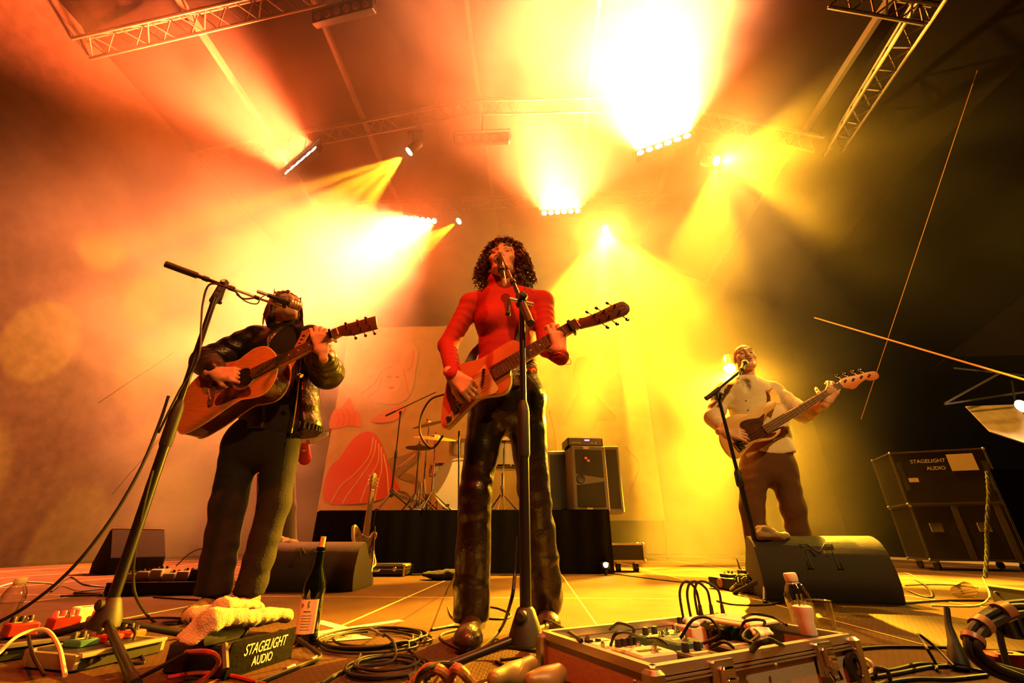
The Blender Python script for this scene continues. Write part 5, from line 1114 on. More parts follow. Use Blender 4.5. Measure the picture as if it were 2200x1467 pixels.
# ------------------------------------------------------------------ microphone stands near the camera
def round_stand(label, base, top, b0, b1, mic_tip, leg_px, r=.0155, hs=1.0, micr=.024):
    t = thing('microphone_stand', label, 'microphone stand', base)
    MB().lathe(V((base.x, base.y, base.z)), [(.030*hs, .0), (.049*hs, .008), (.048*hs, .028), (.036*hs, .062), (.026*hs, .088), (.020*hs, .094)], (0, 0, 1), 24).build('housing', 'rubber', t)
    MB().lathe(V((base.x, base.y, base.z+.074))+V((-.010, -.026*hs, 0)), [(.016, 0), (.018, .003), (.017, .012), (.010, .018)], (-.3, -1, 0), 14).build('housing_knob', 'rubber', t)
    h = top.z-base.z; z0 = base.z+.09
    mid = V((base.x, base.y, base.z+h*.55)); MB().cyl(V((base.x, base.y, z0)), mid, r, 16).build('lower_tube', 'blackmetal', t); MB().cyl(mid, top, r*.68, 14).build('upper_tube', 'blackmetal', t)
    MB().lathe(mid-V((0, 0, .10)), [(r*1.05, 0), (r*1.25, .01), (r*1.25, .15), (r*1.1, .17), (r*.7, .19)], (0, 0, 1), 14).build('clutch', 'rubber', t)
    for u, v, z in leg_px:
        f_ = G(u, v, z); a = V((base.x, base.y, base.z+.028)); d = (f_-a).normalized(); MB().cyl(a+d*.03, f_, .0115, 12).build('leg', 'blackmetal', t); MB().cyl(f_-d*.02, f_+d*.03, .0145, 12).build('leg_tip', 'rubber', t)
    d = (b1-b0).normalized(); MB().cyl(b0, b0.lerp(b1, .55), .0088, 12).build('boom', 'blackmetal', t); MB().cyl(b0.lerp(b1, .5), b1, .0062, 10).build('boom_extension', 'steel', t)
    MB().cyl(b0-d*.012, b0+d*.115, .0150, 14).build('counterweight', 'rubber', t)
    for k in (.30, .52, .74): q = b0.lerp(b1, k); MB().cyl(q-d*.012, q+d*.012, .0125 if k < .7 else .0095, 12).build('boom_collar', 'rubber', t)
    s_ = d.cross(V((0, 0, 1))).normalized(); R = Matrix((d, s_, d.cross(s_))).transposed()
    q = b0+d*((top-b0).dot(d)); MB().box((q+top)/2+V((0, 0, 0)), (.034, .030, (q-top).length+.05), R, bev=.008).build('boom_clamp', 'rubber', t)
    MB().cyl(q-s_*.05, q+s_*.05, .008, 10).build('clamp_bolt', 'steel', t); MB().tube([q-s_*.05, q-s_*.055+V((0, 0, -.06))], .006, 8).build('clamp_lever', 'rubber', t); MB().ell(q-s_*.055+V((0, 0, -.065)), .010).build('lever_ball', 'rubber', t)
    return t
def microphone(label, holder, tip, body_to, r=.025, grille_ball=True):
    """holder: where the clip sits; tip: centre of the grille ball; body_to: the tail end"""
    ax = (tip-body_to).normalized(); L = (tip-body_to).length; t = thing('microphone', label, 'microphone', holder)
    MB().lathe(body_to, [(.0085, 0), (.0105, .01), (.013, L*.5), (.017, L-.03), (.019, L-.018)], ax, 18).build('handle', 'blackmetal', t)
    if grille_ball:
        MB().lathe(tip-ax*.022, [(.017, 0), (r*.92, .008), (r, .020), (r*.97, .034), (r*.75, .046), (r*.35, .053), (.002, .054)], ax, 20).build('grille', M['micgrille'], t); MB().lathe(tip-ax*.004, [(r*1.02, 0), (r*1.04, .003), (r*1.02, .006)], ax, 20).build('grille_ring', 'steel', t)
    else:
        MB().lathe(tip-ax*.03, [(.020, 0), (.022, .004), (.022, .052), (.018, .060), (.002, .062)], ax, 20).build('grille', M['micgrille'], t)
        for k in range(4): MB().lathe(tip-ax*(.022-k*.013), [(.0225, 0), (.0235, .002), (.0225, .004)], ax, 20).build('grille_ring', 'steel', t)
    MB().lathe(body_to+ax*L*.38, [(.0165, 0), (.018, .004), (.0185, .035), (.0165, .04)], ax, 14).build('clip', 'rubber', t); MB().cyl(body_to+ax*(L*.38+.02), holder, .008, 8).build('clip_stem', 'rubber', t); MB().cyl(body_to-ax*.045, body_to, .0085, 10).build('plug', 'steel', t)
    return t
M['micgrille'] = mat('micgrille', (.30, .27, .22), .35, .9, bump=1.0, scale=420)
# left
Yb = 1.62; base = G(212, 1398, .035); base.y = Yb; base = P(213, 1375, Yb); base.z = max(base.z, .05)
top = P(452, 640, Yb); top.x, top.y = base.x, base.y; b0 = P(362, 569, Yb-.10); b1 = P(612, 661, Yb+.17)
lt = round_stand('microphone stand with a long boom in front of the player in the leather jacket', base, top, b0, b1, None, [(286, 1462, .012), (400, 1362, .012), (-30, 1400, .012)], r=.0175, hs=.92)
microphone('slim ringed microphone covering the mouth of the acoustic guitarist', b1, P(634, 655, Yb+.19), P(574, 633, Yb+.09), grille_ball=False)
# centre
Yc = 1.42; base = P(1130, 1380, Yc); top = P(1104, 640, Yc); top.x, top.y = base.x, base.y; base.z = .055
b0 = P(1138, 690, Yc-.05); b1 = P(1076, 545, YW-.22)
round_stand('microphone stand standing right in front of the woman in the red turtleneck', base, top, b0, b1, None, [(905, 1452, .012), (1330, 1462, .012), (1190, 1340, .012)], r=.0165, hs=.98)
microphone('ball headed vocal microphone in front of the face of the woman', b1, P(1072, 556, YW-.185), P(1082, 600, YW-.30))
# right, its foot behind the wedge
base = P(1650, 1250, 3.05); base.z = 0; tp = P(1543, 850, 3.0)
t = boom_stand('microphone_stand', 'thin microphone stand leaning in front of the bassist', V((base.x, 3.08, 0)), V((tp.x, 3.0, tp.z)), P(1519, 854, 2.96), P(1592, 796, 3.03), r=.014, lz=.11, sp=.24, a0=0.0)
microphone('microphone at the mouth of the bald bassist', P(1592, 796, 3.03), P(1600, 780, 3.10), P(1588, 806, 3.0))

# ------------------------------------------------------------------ cables
ncab = [0]
def cable(label, px, r=.0042, m='cable', group='cables across the stage floor', n=8, name='cable'):
    pts = [G(p[0], p[1], (p[2] if len(p) > 2 else 0)+r) if not isinstance(p, V) else p for p in px]
    o = MB().tube(spline(pts, n), r, 7).build(name, m); tag(o, label, 'cable', group); return o
cable('black cable looping from the tip of the woman\'s electric guitar down to the floor', [P(952, 935, YW-.21), P(930, 962, YW-.2), P(912, 950, YW-.16), P(902, 925, YW-.12), P(906, 890, YW-.10), P(925, 858, YW-.10), P(955, 846, YW-.09)], .0045, group=None)
cable('cable dropping behind the woman from her guitar', [P(986, 925, YW-.02), P(986, 1000, YW+.0), P(985, 1100, YW+.03), P(984, 1200, YW+.08), P(975, 1240, YW+.16), (958, 1275), (968, 1320), (1010, 1345)], .0038, group=None)
cable('thick cable sweeping from the centre microphone stand along the floor to the left', [P(1110, 1150, Yc-.02), P(1106, 1230, Yc-.02), P(1098, 1290, Yc-.03), (1075, 1352, .02), (1030, 1395, .005), (960, 1425), (915, 1455), (900, 1480)], .0052)
cable('cable running up the left microphone stand to its boom', [P(545, 640, Yb+.05), P(520, 640, Yb+.03), P(500, 622, Yb), P(452, 610, Yb-.04), P(436, 650, Yb-.03), P(432, 700, Yb-.03), P(425, 770, Yb-.03), P(385, 840, Yb-.03), P(340, 930, Yb-.03)], .0042, group=None)
cable('cable hanging from the left microphone stand to the floor at the left edge', [P(362, 850, Yb-.035), P(340, 915, Yb-.04), P(300, 1010, Yb-.06), P(235, 1120, Yb-.08), P(150, 1225, Yb-.10), P(60, 1300, Yb-.12), P(-30, 1350, Yb-.14)], .0055, group=None)
cable('second cable falling along the left microphone stand to the pedals', [P(328, 1010, Yb-.03), P(308, 1090, Yb-.02), P(292, 1170, Yb+.02), P(286, 1240, Yb+.08), P(296, 1290, Yb+.14), (330, 1334), (372, 1340), (420, 1326)], .0045, group=None)
cable('microphone lead arching from the mic tail under the left boom', [P(572, 632, Yb+.085), P(560, 640, Yb+.07), P(552, 652, Yb+.06), P(530, 648, Yb+.04), P(508, 632, Yb+.02)], .003, group=None)
def coil(label, u, v, ru, rv, n, r=.0042, m='cable', tail=None, seed=1):
    rd = random.Random(seed); c = G(u, v); rx = (G(u+ru, v)-c).length; ry = (G(u, v-rv)-G(u, v+rv)).length/2; pts = []
    for k in range(n):
        ox, oy, s_ = rd.uniform(-.15, .15)*rx, rd.uniform(-.15, .15)*ry, rd.uniform(.78, 1.08)
        for j in range(12):
            a = j*PI/6; pts.append(c+V((ox+math.cos(a)*rx*s_, oy+math.sin(a)*ry*s_, r+.001+k*r*.75+rd.uniform(0, .003))))
    for p in (tail or []): pts.append(G(p[0], p[1], (p[2] if len(p) > 2 else 0)+r))
    o = MB().tube(spline(pts, 4), r, 7).build('cable', m); tag(o, label, 'cable', 'coiled cables'); return o
coil('loosely coiled dark cable on the floor between the bottle and the woman', 806, 1380, 108, 22, 5, .0040, 'cable', [(880, 1395), (910, 1420), (960, 1440)], 1)
coil('coiled cable at the bottom edge under the larger coil', 832, 1440, 78, 20, 5, .0040, 'cable', None, 4)
cable('short cable with a metal plug lying on the upper cable coil', [(806, 1358, .03), (830, 1364, .03), (848, 1385, .02), (842, 1420, .012), (760, 1432, .01)], .0045)
MBp = MB(); a, b = G(795, 1353, .036), G(812, 1360, .034); MBp.cyl(a, b, .008, 10); MBp.cyl(b, b+(b-a)*.7, .0055, 8); tag(MBp.build('cable_plug', 'steel'), 'bare metal plug end resting on the cable coil', 'plug')
cable('cable snaking from the plug over the red floor to the bottom edge', [(775, 1405), (760, 1430), (720, 1450), (690, 1470)], .0055)
cable('lead with two metal couplers running out from the printed box to the floor', [(640, 1372, .03), (672, 1395, .012), (688, 1412, .006), (650, 1428), (600, 1448), (545, 1470)], .006)
for u0, v0, u1, v1 in ((612, 1441, 630, 1433), (668, 1421, 684, 1412)): a, b = G(u0, v0, .006), G(u1, v1, .006); tag(MB().cyl(a, b, .009, 12).build('coupler', 'alu'), 'metal coupler on the lead near %s' % ('the bottom edge' if u0 < 650 else 'the wine bottle'), 'coupler', None)
cable('cable snaking behind the boots of the woman', [(1040, 1302), (1070, 1306), (1096, 1318), (1088, 1328), (1050, 1328), (1020, 1322)], .004)
cable('cable lying around the left boot of the woman', [(925, 1352), (975, 1345), (1000, 1348), (950, 1362), (955, 1378), (1000, 1398), (1040, 1400)], .004)
cable('cable end resting on the floor left of the boots', [(928, 1352), (950, 1348), (976, 1342)], .005)
cable('cable from the pedal case passing behind the centre stand', [(1150, 1330, .04), (1180, 1333, .06), (1215, 1352, .10), (1250, 1376, .12)], .004)
cable('thick cable crossing over the near leg of the centre stand', [(1020, 1402, .01), (1080, 1390, .02), (1150, 1398, .03), (1215, 1405, .05), (1252, 1400, .08), (1262, 1370, .12)], .0055)
cable('cable in a low loop under the centre stand', [(1065, 1420), (1100, 1432), (1160, 1426), (1170, 1415), (1120, 1412), (1075, 1416)], .004)
cable('dark loop of cable at the bottom edge left of the headphones', [(890, 1480), (905, 1445, .05), (945, 1425, .06), (985, 1430, .05), (1010, 1455, .02), (1030, 1480)], .005)
cable('pale edged cable rising at the bottom edge', [(930, 1470), (945, 1445, .04), (953, 1430, .05)], .004, 'cable_white')
cable('long cable along the floor right of the pedal case', [(1830, 1394), (1900, 1389), (1980, 1389), (2060, 1392), (2150, 1398), (2230, 1402)], .005)
cable('cable from the right wedge along the floor behind the bottle', [(1540, 1290), (1580, 1298), (1650, 1298), (1700, 1288)], .005)
cable('cable from the riser over the floor to the small pedalboard', [(1270, 1225), (1350, 1236), (1440, 1247), (1510, 1253)], .005)
cable('cable looping out on the floor right of the right wedge', [(1930, 1232, .03), (1955, 1233, .04), (1990, 1258, .02), (2003, 1280), (1985, 1281), (1950, 1268)], .005)
cable('cable running straight right from the foot of the right wedge', [(1945, 1295), (2010, 1290), (2060, 1289), (2120, 1289)], .006)
cable('cable along the shadow edge behind the tipped cup', [(1945, 1257), (2000, 1255), (2060, 1257), (2100, 1262)], .004)
cable('loop of pale edged cable hooked on the low black box', [(2000, 1300), (2060, 1302), (2100, 1300), (2120, 1290, .01), (2126, 1275, .04), (2112, 1240, .08)], .0045, 'cable_white')
rd = random.Random(11)
names = ['uppermost of the tangled cables at the lower right', 'pale loop in the cable tangle at the lower right', 'cable in the tangle below the bright floor', 'lowest cable of the tangle on the bottom edge', 'cable of the tangle bending towards the black foot', 'thin cable crossing the tangle', 'dark cable of the tangle nearest to the pedal case', 'cable at the right end of the tangle']
tang = [[(1830, 1425), (1900, 1440), (1980, 1425), (2060, 1432), (2130, 1445)], [(1825, 1408, .01), (1865, 1418, .02), (1872, 1440), (1830, 1455), (1760, 1466)], [(1840, 1460), (1930, 1445), (2000, 1432), (2080, 1428)], [(1880, 1470), (1960, 1458), (2040, 1458), (2120, 1450)], [(1880, 1450), (1884, 1435, .03), (1905, 1440, .03), (1912, 1462), (1900, 1470)], [(1972, 1362, .06), (1990, 1390, .05), (2010, 1425, .01), (2012, 1440)], [(1815, 1362, .08), (1830, 1380, .05), (1835, 1420, .02), (1850, 1455)], [(1975, 1362, .07), (2010, 1390, .04), (2050, 1430, .01)]]
for i, (l_, q) in enumerate(zip(names, tang)): cable(l_, q, .0048 if i not in (5, 7) else .0038, 'cable_white' if i in (1,) else 'cable')
cable('cable hanging over the front of the pedal case', [(1640, 1372, .13), (1660, 1375, .13), (1700, 1400, .09), (1725, 1440, .03), (1740, 1468)], .0042)
cable('thicker cable hanging over the middle of the pedal case front', [(1650, 1372, .14), (1625, 1385, .13), (1600, 1425, .06), (1585, 1470, .02)], .006)
cable('cable bowing out of the right end of the pedal case', [(1790, 1400, .08), (1770, 1425, .05), (1820, 1375, .09), (1828, 1368, .10), (1832, 1400, .05), (1850, 1440)], .0042)
cable('black cable across the floor in front of the left wedge', [(330, 1282), (420, 1288), (480, 1290), (560, 1283)], .005)
cable('cable arching over the left pedalboard', [(-10, 1410, .02), (40, 1365, .06), (95, 1352, .07), (125, 1385, .05), (140, 1450, .02)], .005, 'cable_white')
cable('thin cable drooping on the left pedalboard', [(60, 1365, .07), (72, 1410, .05), (95, 1450, .02)], .004)
cable('cable looping beside the printed box towards the pedals', [(250, 1352, .04), (272, 1345, .06), (290, 1358, .05), (282, 1390, .02), (275, 1420), (310, 1422), (300, 1400)], .004)
cable('two tone cable curving over the front of the printed box', [(400, 1400, .06), (448, 1400, .08), (470, 1418, .05), (455, 1445, .02), (420, 1468)], .0055, 'cable_red')
cable('cable sweeping past the front of the printed box', [(270, 1470), (330, 1440, .03), (400, 1405, .06), (445, 1402, .07)], .005)
cable('red cable lying at the bottom edge under the printed box', [(360, 1455, .01), (430, 1445, .01), (500, 1452), (570, 1470)], .005, 'cable_red')
cable('cable loop behind the left microphone stand', [(245, 1335), (300, 1328), (360, 1326), (405, 1330), (350, 1336)], .0042)
cable('bunch of cable under the far left wedge', [(110, 1270), (150, 1240, .05), (180, 1255, .03), (230, 1262), (160, 1272), (220, 1276), (130, 1280)], .006, 'cable')
cable('yellow lit cable on the floor at the left edge', [(-10, 1262), (40, 1250), (100, 1252), (130, 1256)], .005, 'cable_white')

# ------------------------------------------------------------------ the big pedal case
A_, B_, C__ = G(1168, 1357, .115), G(1402, 1434, .115), G(1812, 1362, .115)
e1 = (A_-B_); e2 = (C__-B_); L1, L2_ = e1.length, e2.length; e1.normalize(); e2 = (e2-e1*e2.dot(e1)).normalized()
pcz = V((B_.x, B_.y, 0)); pc = thing('pedal_case', 'open aluminium flight case full of guitar pedals at the front of the stage', 'pedal case', pcz+e1*L1/2+e2*L2_/2)
Rk = Matrix((e2, e1, V((0, 0, 1)))).transposed()
def K(s, t_, z): return pcz+e2*s+e1*t_+V((0, 0, z))
M['caseside'] = mat('caseside', (.42, .36, .30), .5, .15, bump=.15, scale=90)
MB().box(K(L2_/2, L1/2, .028), (L2_-.02, L1-.02, .012), Rk).build('tray', 'black', pc)
for (c_, d_) in ((K(L2_/2, .004, .065), (L2_, .008, .085)), (K(L2_/2, L1-.004, .065), (L2_, .008, .085)), (K(.004, L1/2, .065), (.008, L1, .085)), (K(L2_-.004, L1/2, .065), (.008, L1, .085))): MB().box(c_, d_, Rk).build('side_panel', 'caseside', pc)
for z_, e_ in ((.110, .016), (.024, .012)):
    for (c_, d_) in ((K(L2_/2, .003, z_), (L2_+.006, .016, e_)), (K(L2_/2, L1-.003, z_), (L2_+.006, .016, e_)), (K(.003, L1/2, z_), (.016, L1+.006, e_)), (K(L2_-.003, L1/2, z_), (.016, L1+.006, e_))): MB().box(c_, d_, Rk, bev=.003).build('edge_rail', 'alu', pc)
    if z_ > .1:
        for q in (0, 1): MB().box(K(L2_/2, -.006, z_-.012-q*.006), (L2_, .004, .003), Rk).build('rail_groove', 'alu', pc)
for s in (0, L2_):
    for t_ in (0, L1):
        MB().box(K(s, t_, .066), (.034, .034, .094), Rk, bev=.006).build('corner_plate', 'steel', pc)
for s, t_ in ((.02, 0), (L2_-.02, 0), (0, .03), (L2_*.5, 0)):
    for z_ in (.04, .09): MB().ell(K(s, t_-(.018 if t_ == 0 else 0), z_) - (e2*.018 if s == 0 else V((0, 0, 0))), .0045, None, 8, 5).build('rivet', 'steel', pc)
for s in (L2_*.27, L2_*.80):
    MB().box(K(s, -.008, .082), (.062, .010, .062), Rk, bev=.003).build('latch_plate', 'steel', pc); lt_ = MB(); lt_.box(K(s, -.017, .086), (.034, .012, .036), Rk, bev=.004); lt_.box(K(s, -.024, .076), (.024, .006, .02), Rk, bev=.002); lt_.build('latch', 'chrome', pc)
    MB().tube([K(s-.016, -.018, .062), K(s-.014, -.024, .048), K(s+.014, -.024, .048), K(s+.016, -.018, .062)], .003, 6).build('latch_ring', 'chrome', pc)
MB().lathe(K(L2_-.03, -.006, .06), [(.026, 0), (.026, .008), (.016, .010), (.015, .003)], -e1, 18).build('socket', 'black', pc); MB().lathe(K(L2_+.006, .05, .065), [(.018, 0), (.018, .010), (.012, .022), (.004, .024)], e2, 16).build('ball_corner', 'chrome', pc)
for s in (.04, L2_-.04):
    for t_ in (.04, L1-.04): MB().cyl(K(s, t_, 0), K(s, t_, .024), .018, 12).build('foot', 'rubber', pc)
def pedal(label, s, t_, w_, d_, h_, m, knobs=2, sw=1, rot=0.0, km='black', z=.034, K_=None, jack=True, e=None):
    K_ = K_ or K; ex, ey = e or (e2, e1); c_ = K_(s, t_, z); R = Matrix((ex, ey, V((0, 0, 1)))).transposed() @ rotz(rot)
    t = thing('effect_pedal', label, 'effect pedal', c_, None); L_ = lambda x, y, zz: c_ + R @ V((x, y, zz))
    MB().box(L_(0, 0, h_/2), (w_, d_, h_), R, bev=.004).build('enclosure', m, t)
    for i in range(knobs):
        x = (i-(knobs-1)/2)*w_/max(knobs, 2)*.85; MB().lathe(L_(x, d_*.28, h_), [(.0085, 0), (.008, .010), (.0065, .016), (.002, .0165)], (0, 0, 1), 12).build('knob', km, t)
    for i in range(sw):
        x = (i-(sw-1)/2)*w_*.5; MB().lathe(L_(x, -d_*.30, h_), [(.0085, 0), (.0085, .004), (.0055, .005), (.0055, .013), (.003, .015)], (0, 0, 1), 12).build('foot_switch', 'chrome', t)
    MB().box(L_(0, -d_*.05, h_+.0006), (w_*.6, d_*.16, .0012), R).build('name_plate', 'cream' if m not in ('white', 'silver', 'cream') else 'black', t)
    if jack: MB().cyl(L_(-w_/2-.02, 0, h_*.5), L_(-w_/2, 0, h_*.5), .0065, 10).build('jack_plug', 'steel', t)
    return t
def uv2st(u, v, z=.10): q = G(u, v, z)-pcz; return q.dot(e2), q.dot(e1)
PD = [('square silver pedal at the left corner of the pedal case', 1248, 1358, .075, .075, .060, 'silver', 0, 0), ('small silver pedal next to the left corner of the pedal case', 1285, 1374, .055, .06, .05, 'silver', 2, 1),
      ('cream pedal with three black knobs near the front of the pedal case', 1358, 1378, .085, .07, .055, 'cream', 4, 1), ('large silver box pedal at the near corner of the pedal case', 1392, 1398, .10, .075, .068, 'silver', 0, 1),
      ('dark green pedal at the back left of the pedal case', 1385, 1342, .08, .07, .062, 'teal', 0, 2), ('dark green pedal with two black knobs in the middle of the pedal case', 1408, 1358, .075, .07, .060, 'teal', 2, 1),
      ('white pedal crowded with black knobs at the back of the pedal case', 1468, 1340, .095, .075, .072, 'white', 5, 2), ('flat green pedal in the front centre of the pedal case', 1458, 1376, .085, .075, .070, 'teal', 0, 1),
      ('black pedal with three upright plugs at the back of the pedal case', 1528, 1346, .07, .07, .062, 'black', 2, 1), ('bright green pedal at the back right of the pedal case', 1563, 1336, .07, .09, .066, 'green', 1, 1),
      ('dark pedal with two big knobs by the front rail', 1500, 1396, .085, .07, .062, 'black', 2, 0), ('grey power block at the right of the pedals', 1580, 1372, .09, .08, .055, 'grey', 0, 0)]
for (l_, u, v, a, b, c_, m_, kn, sw) in PD:
    s, t_ = uv2st(u, v); pedal(l_, min(max(s, a/2+.012), L2_-a/2-.012), min(max(t_, b/2+.012), L1-b/2-.012), a, b, c_, m_, kn, sw, random.uniform(-.06, .06))
for i, (u, v) in enumerate(((1500, 1320), (1524, 1310), (1548, 1318))):
    s, t_ = uv2st(u+10, 1342); a = K(s, t_, .105); MB_ = MB(); MB_.lathe(a, [(.0075, 0), (.0075, .014), (.0055, .03), (.0048, .045)], (0, 0, 1), 10)
    o = MB_.build('plug', 'rubber'); tag(o, ('left', 'middle', 'right')[i] + 'most upright black plug in the black pedal' if i != 1 else 'middle upright black plug in the black pedal', 'plug', 'upright plugs')
    cable(('leftmost', 'middle', 'rightmost')[i]+' patch lead arching up from the upright plugs', [a+V((0, 0, .045)), a+V((-.005, 0, .085)), a+V((-.03-.01*i, .0, .105)), a+V((-.055-.01*i, -.01, .075)), a+V((-.06-.01*i, -.03, .0))], .0036, group='patch leads', n=6)
PL = [[(1310, 1352, .11), (1330, 1338, .13), (1362, 1350, .12), (1350, 1372, .10)], [(1312, 1385, .10), (1322, 1362, .13), (1345, 1358, .13), (1366, 1366, .11)], [(1390, 1372, .10), (1415, 1372, .12), (1435, 1385, .11)], [(1462, 1370, .11), (1490, 1330, .15), (1525, 1328, .15), (1545, 1362, .12), (1510, 1382, .10)],
      [(1590, 1330, .12), (1620, 1318, .15), (1660, 1325, .14), (1690, 1342, .13)], [(1590, 1365, .10), (1600, 1335, .13), (1640, 1332, .14), (1640, 1350, .12)], [(1610, 1380, .11), (1630, 1362, .12), (1612, 1350, .12), (1596, 1368, .11), (1625, 1385, .11)], [(1525, 1392, .10), (1555, 1378, .12), (1575, 1390, .10)]]
for i, q in enumerate(PL): cable(['patch lead between the two silver pedals', 'short patch lead in front of the green pedals', 'patch lead behind the cream pedal', 'big loop of patch lead over the black pedal', 'patch lead arching over the back right of the case', 'patch lead beside the power block', 'tangled patch lead over the power block', 'patch lead lying by the front rail'][i], q, .0034, group='patch leads')
t = thing('cover_plate', 'pale flat plate lying on the right end of the pedal case', 'plate', K(L2_*.82, L1*.62, .12)); MB().box(K(L2_*.85, L1*.60, .124), (.15, .15, .010), Rk @ rotz(.05), bev=.003).build('plate', 'cream', t); MB().box(K(L2_*.85, L1*.60, .1300), (.12, .11, .002), Rk @ rotz(.05)).build('inset', 'silver', t)
b_ = SDF(); 
for i in range(5): p = K(L2_*.58+i*.013, L1*.62+(i % 2)*.02, .125+(i % 3)*.004); b_.ell(p, (.018, .014, .008), k=.01)
tag(np_obj('crumpled_tape', [b_.mesh(.004, noise=lambda X, Y, Z: vnoise(X, Y, Z, 120)*.004)], 'white'), 'crumpled white tape on the pedals at the right end of the case', 'tape')
b_ = SDF()
for i in range(4): p = K(L2_*.68+i*.014, L1*.25+(i % 2)*.015, .118+(i % 2)*.004); b_.ell(p, (.016, .012, .007), k=.01)
tag(np_obj('paper_scrap', [b_.mesh(.004, noise=lambda X, Y, Z: vnoise(X, Y, Z, 110)*.004)], 'white'), 'white scrap of torn label on the front rail of the pedal case', 'paper')
# water bottle, cup and plug adapter on the case
def bottle(label, p, h, r, full, cap='white', tilt=(0, 0, 1)):
    t = thing('water_bottle', label, 'bottle', p); ax = V(tilt).normalized(); k = h/.22
    pr = [(r*.85, 0), (r, .008*k), (r*.93, .03*k), (r, .05*k), (r*.94, .07*k), (r, .09*k), (r*.96, .115*k), (r*1.03, .135*k), (r*.98, .155*k), (r*.72, .178*k), (r*.40, .192*k), (r*.38, .205*k)]
    MB().lathe(p, pr, ax, 26).build('shell', 'clear', t); w_ = [(q*.94, z) for q, z in pr if z <= full*h] ; w_ = [(w_[0][0], .004)]+w_[1:]+[(w_[-1][0]*.98, full*h)]
    MB().lathe(p, w_, ax, 26).build('water', 'water', t); MB().lathe(p+ax*(h-.030*k), [(r*.50, 0), (r*.53, .003), (r*.53, .018*k), (r*.48, .022*k)], ax, 20).build('cap', cap, t); MB().lathe(p+ax*(h-.037*k), [(r*.47, 0), (r*.52, .002), (r*.47, .005)], ax, 20).build('neck_ring', cap, t)
    return t
M['water'] = mat('water', (.97, .96, .92), .02, trans=1.0); M['water'].node_tree.nodes['Principled BSDF'].inputs['IOR'].default_value = 1.2
# the bottle stands behind the case on the floor
pb_ = G(1752, 1366, .0); pb_ = P(1738, 1340, 1.62); pb_.z = 0
hb = P(1722, 1223, 1.62).z
bottle('clear half full water bottle with a white cap behind the pedal case', pb_, hb, .036, .62, tilt=(-.10, 0, 1))
def cup(label, p, ax, h, r0, r1, m='clear'):
    ax = V(ax).normalized(); t = thing('plastic_cup', label, 'cup', p); MB().lathe(p, [(r0, 0), (r1, h), (r1+.003, h+.001), (r1+.002, h+.004), (r1-.0015, h+.002), (r0-.0015, .003)], ax, 26).build('wall', m, t); return t
pq = P(1772, 1360, 1.50); pq.z = 0
cup('clear plastic cup standing behind the white plug adapter', pq, (0, 0, 1), P(1766, 1292, 1.50).z, .026, .036)
s, t_ = uv2st(1738, 1364, .118); t = thing('plug_adapter', 'white plug adapter with two pins standing on the corner of the pedal case', 'plug', K(s, t_, .12)); c_ = K(min(s, L2_-.03), max(t_, .025), .118)
MB().lathe(c_, [(.017, 0), (.019, .004), (.017, .028), (.021, .045), (.021, .058), (.017, .060)], (0, 0, 1), 20).build('body', 'white', t)
for q in (-1, 1): MB().cyl(c_+e2*(q*.0085)+V((0, 0, .058)), c_+e2*(q*.0085)+V((0, 0, .083)), .0024, 8).build('pin', 'steel', t)
p = G(2075, 1276, .03); cup('clear plastic cup tipped over on the floor by the low black box', p+V((-.05, .0, .01)), (1, .25, .12), .10, .030, .042)

# ------------------------------------------------------------------ printed box, towel, wine bottle, left pedalboards
pa, pb2 = G(478, 1461), G(622, 1414); ex = (pb2-pa); W_ = ex.length; ex.normalize(); ey = V((-ex.y, ex.x, 0)); Rb_ = Matrix((ex, ey, V((0, 0, 1)))).transposed()
def Q(x, y, z): return pa+ex*x+ey*y+V((0, 0, z))
bx = thing('printed_box', 'black audio box with slanted white lettering under the pale towel', 'box', Q(W_/2, .12, 0))
MB().prism([(0, .0), (W_, .0), (W_, .080), (.008, .080), (0, .074)], 0, .005, (pa, ex, V((0, 0, 1)), -ey)).build('front_panel', 'drape', bx, bevel=.001)
MB().box(Q(W_*.42, .11, .035), (W_*.84, .20, .07), Rb_, bev=.006).build('case', 'black', bx)
fr = (Q(W_*.52, -.0055, .052), ex, V((0, 0, 1)), -ey); text_obj('lettering', 'STAGELIGHT', .036, fr, 'white', bx, .28, sx=.72); fr = (Q(W_*.50, -.0055, .022), *fr[1:]); text_obj('lettering', 'AUDIO', .030, fr, 'white', bx, .0, sx=.75)
MB().lathe(Q(W_+.002, .05, .045), [(.026, 0), (.026, .018), (.020, .022), (.019, .03), (.010, .032)], ex, 18).build('cable_gland', 'steel', bx)
MB().tube([Q(.03, .05, .06), Q(-.02, .0, .075), Q(-.03, -.03, .03)], .01, 8).build('cord_grip', 'rubber', bx)
t = thing('pedal_box', 'small black pedal box with a white round end lying on the printed box', 'lamp', Q(W_*.3, .08, .075)); MB().box(Q(W_*.12, .08, .095), (.15, .055, .045), Rb_, bev=.012).build('housing', 'black', t); MB().lathe(Q(W_*.12+.075, .08, .095), [(.026, 0), (.026, .006), (.022, .009), (.002, .010)], ex, 20).build('end_cap', 'white', t)  # black box with a white end disc; gives no light
MB().box(Q(W_*.12+.05, .08, .1185), (.05, .05, .003), Rb_).build('red_label', 'red', t)
tw = SDF()
def tcyl(a, b, r, k=.02): tw.oval(a, b, (r*1.5, r), (r*1.4, r*.9), (0, 0, 1) if False else (ey.x, ey.y, 0), k, wr=(.002, .03))
zt = .118
tcyl(Q(-.02, .06, zt+.015), Q(W_*1.0, .05, zt-.012), .021); tcyl(Q(.06, .12, zt+.035), Q(W_*.84, .12, zt+.014), .020); tcyl(Q(.02, .17, zt+.01), Q(W_*.5, .17, zt+.005), .024)
tw.oval(Q(.0, .08, zt+.012), Q(-.055, .09, zt-.03), (.045, .014), (.05, .010), A(ey), .03)
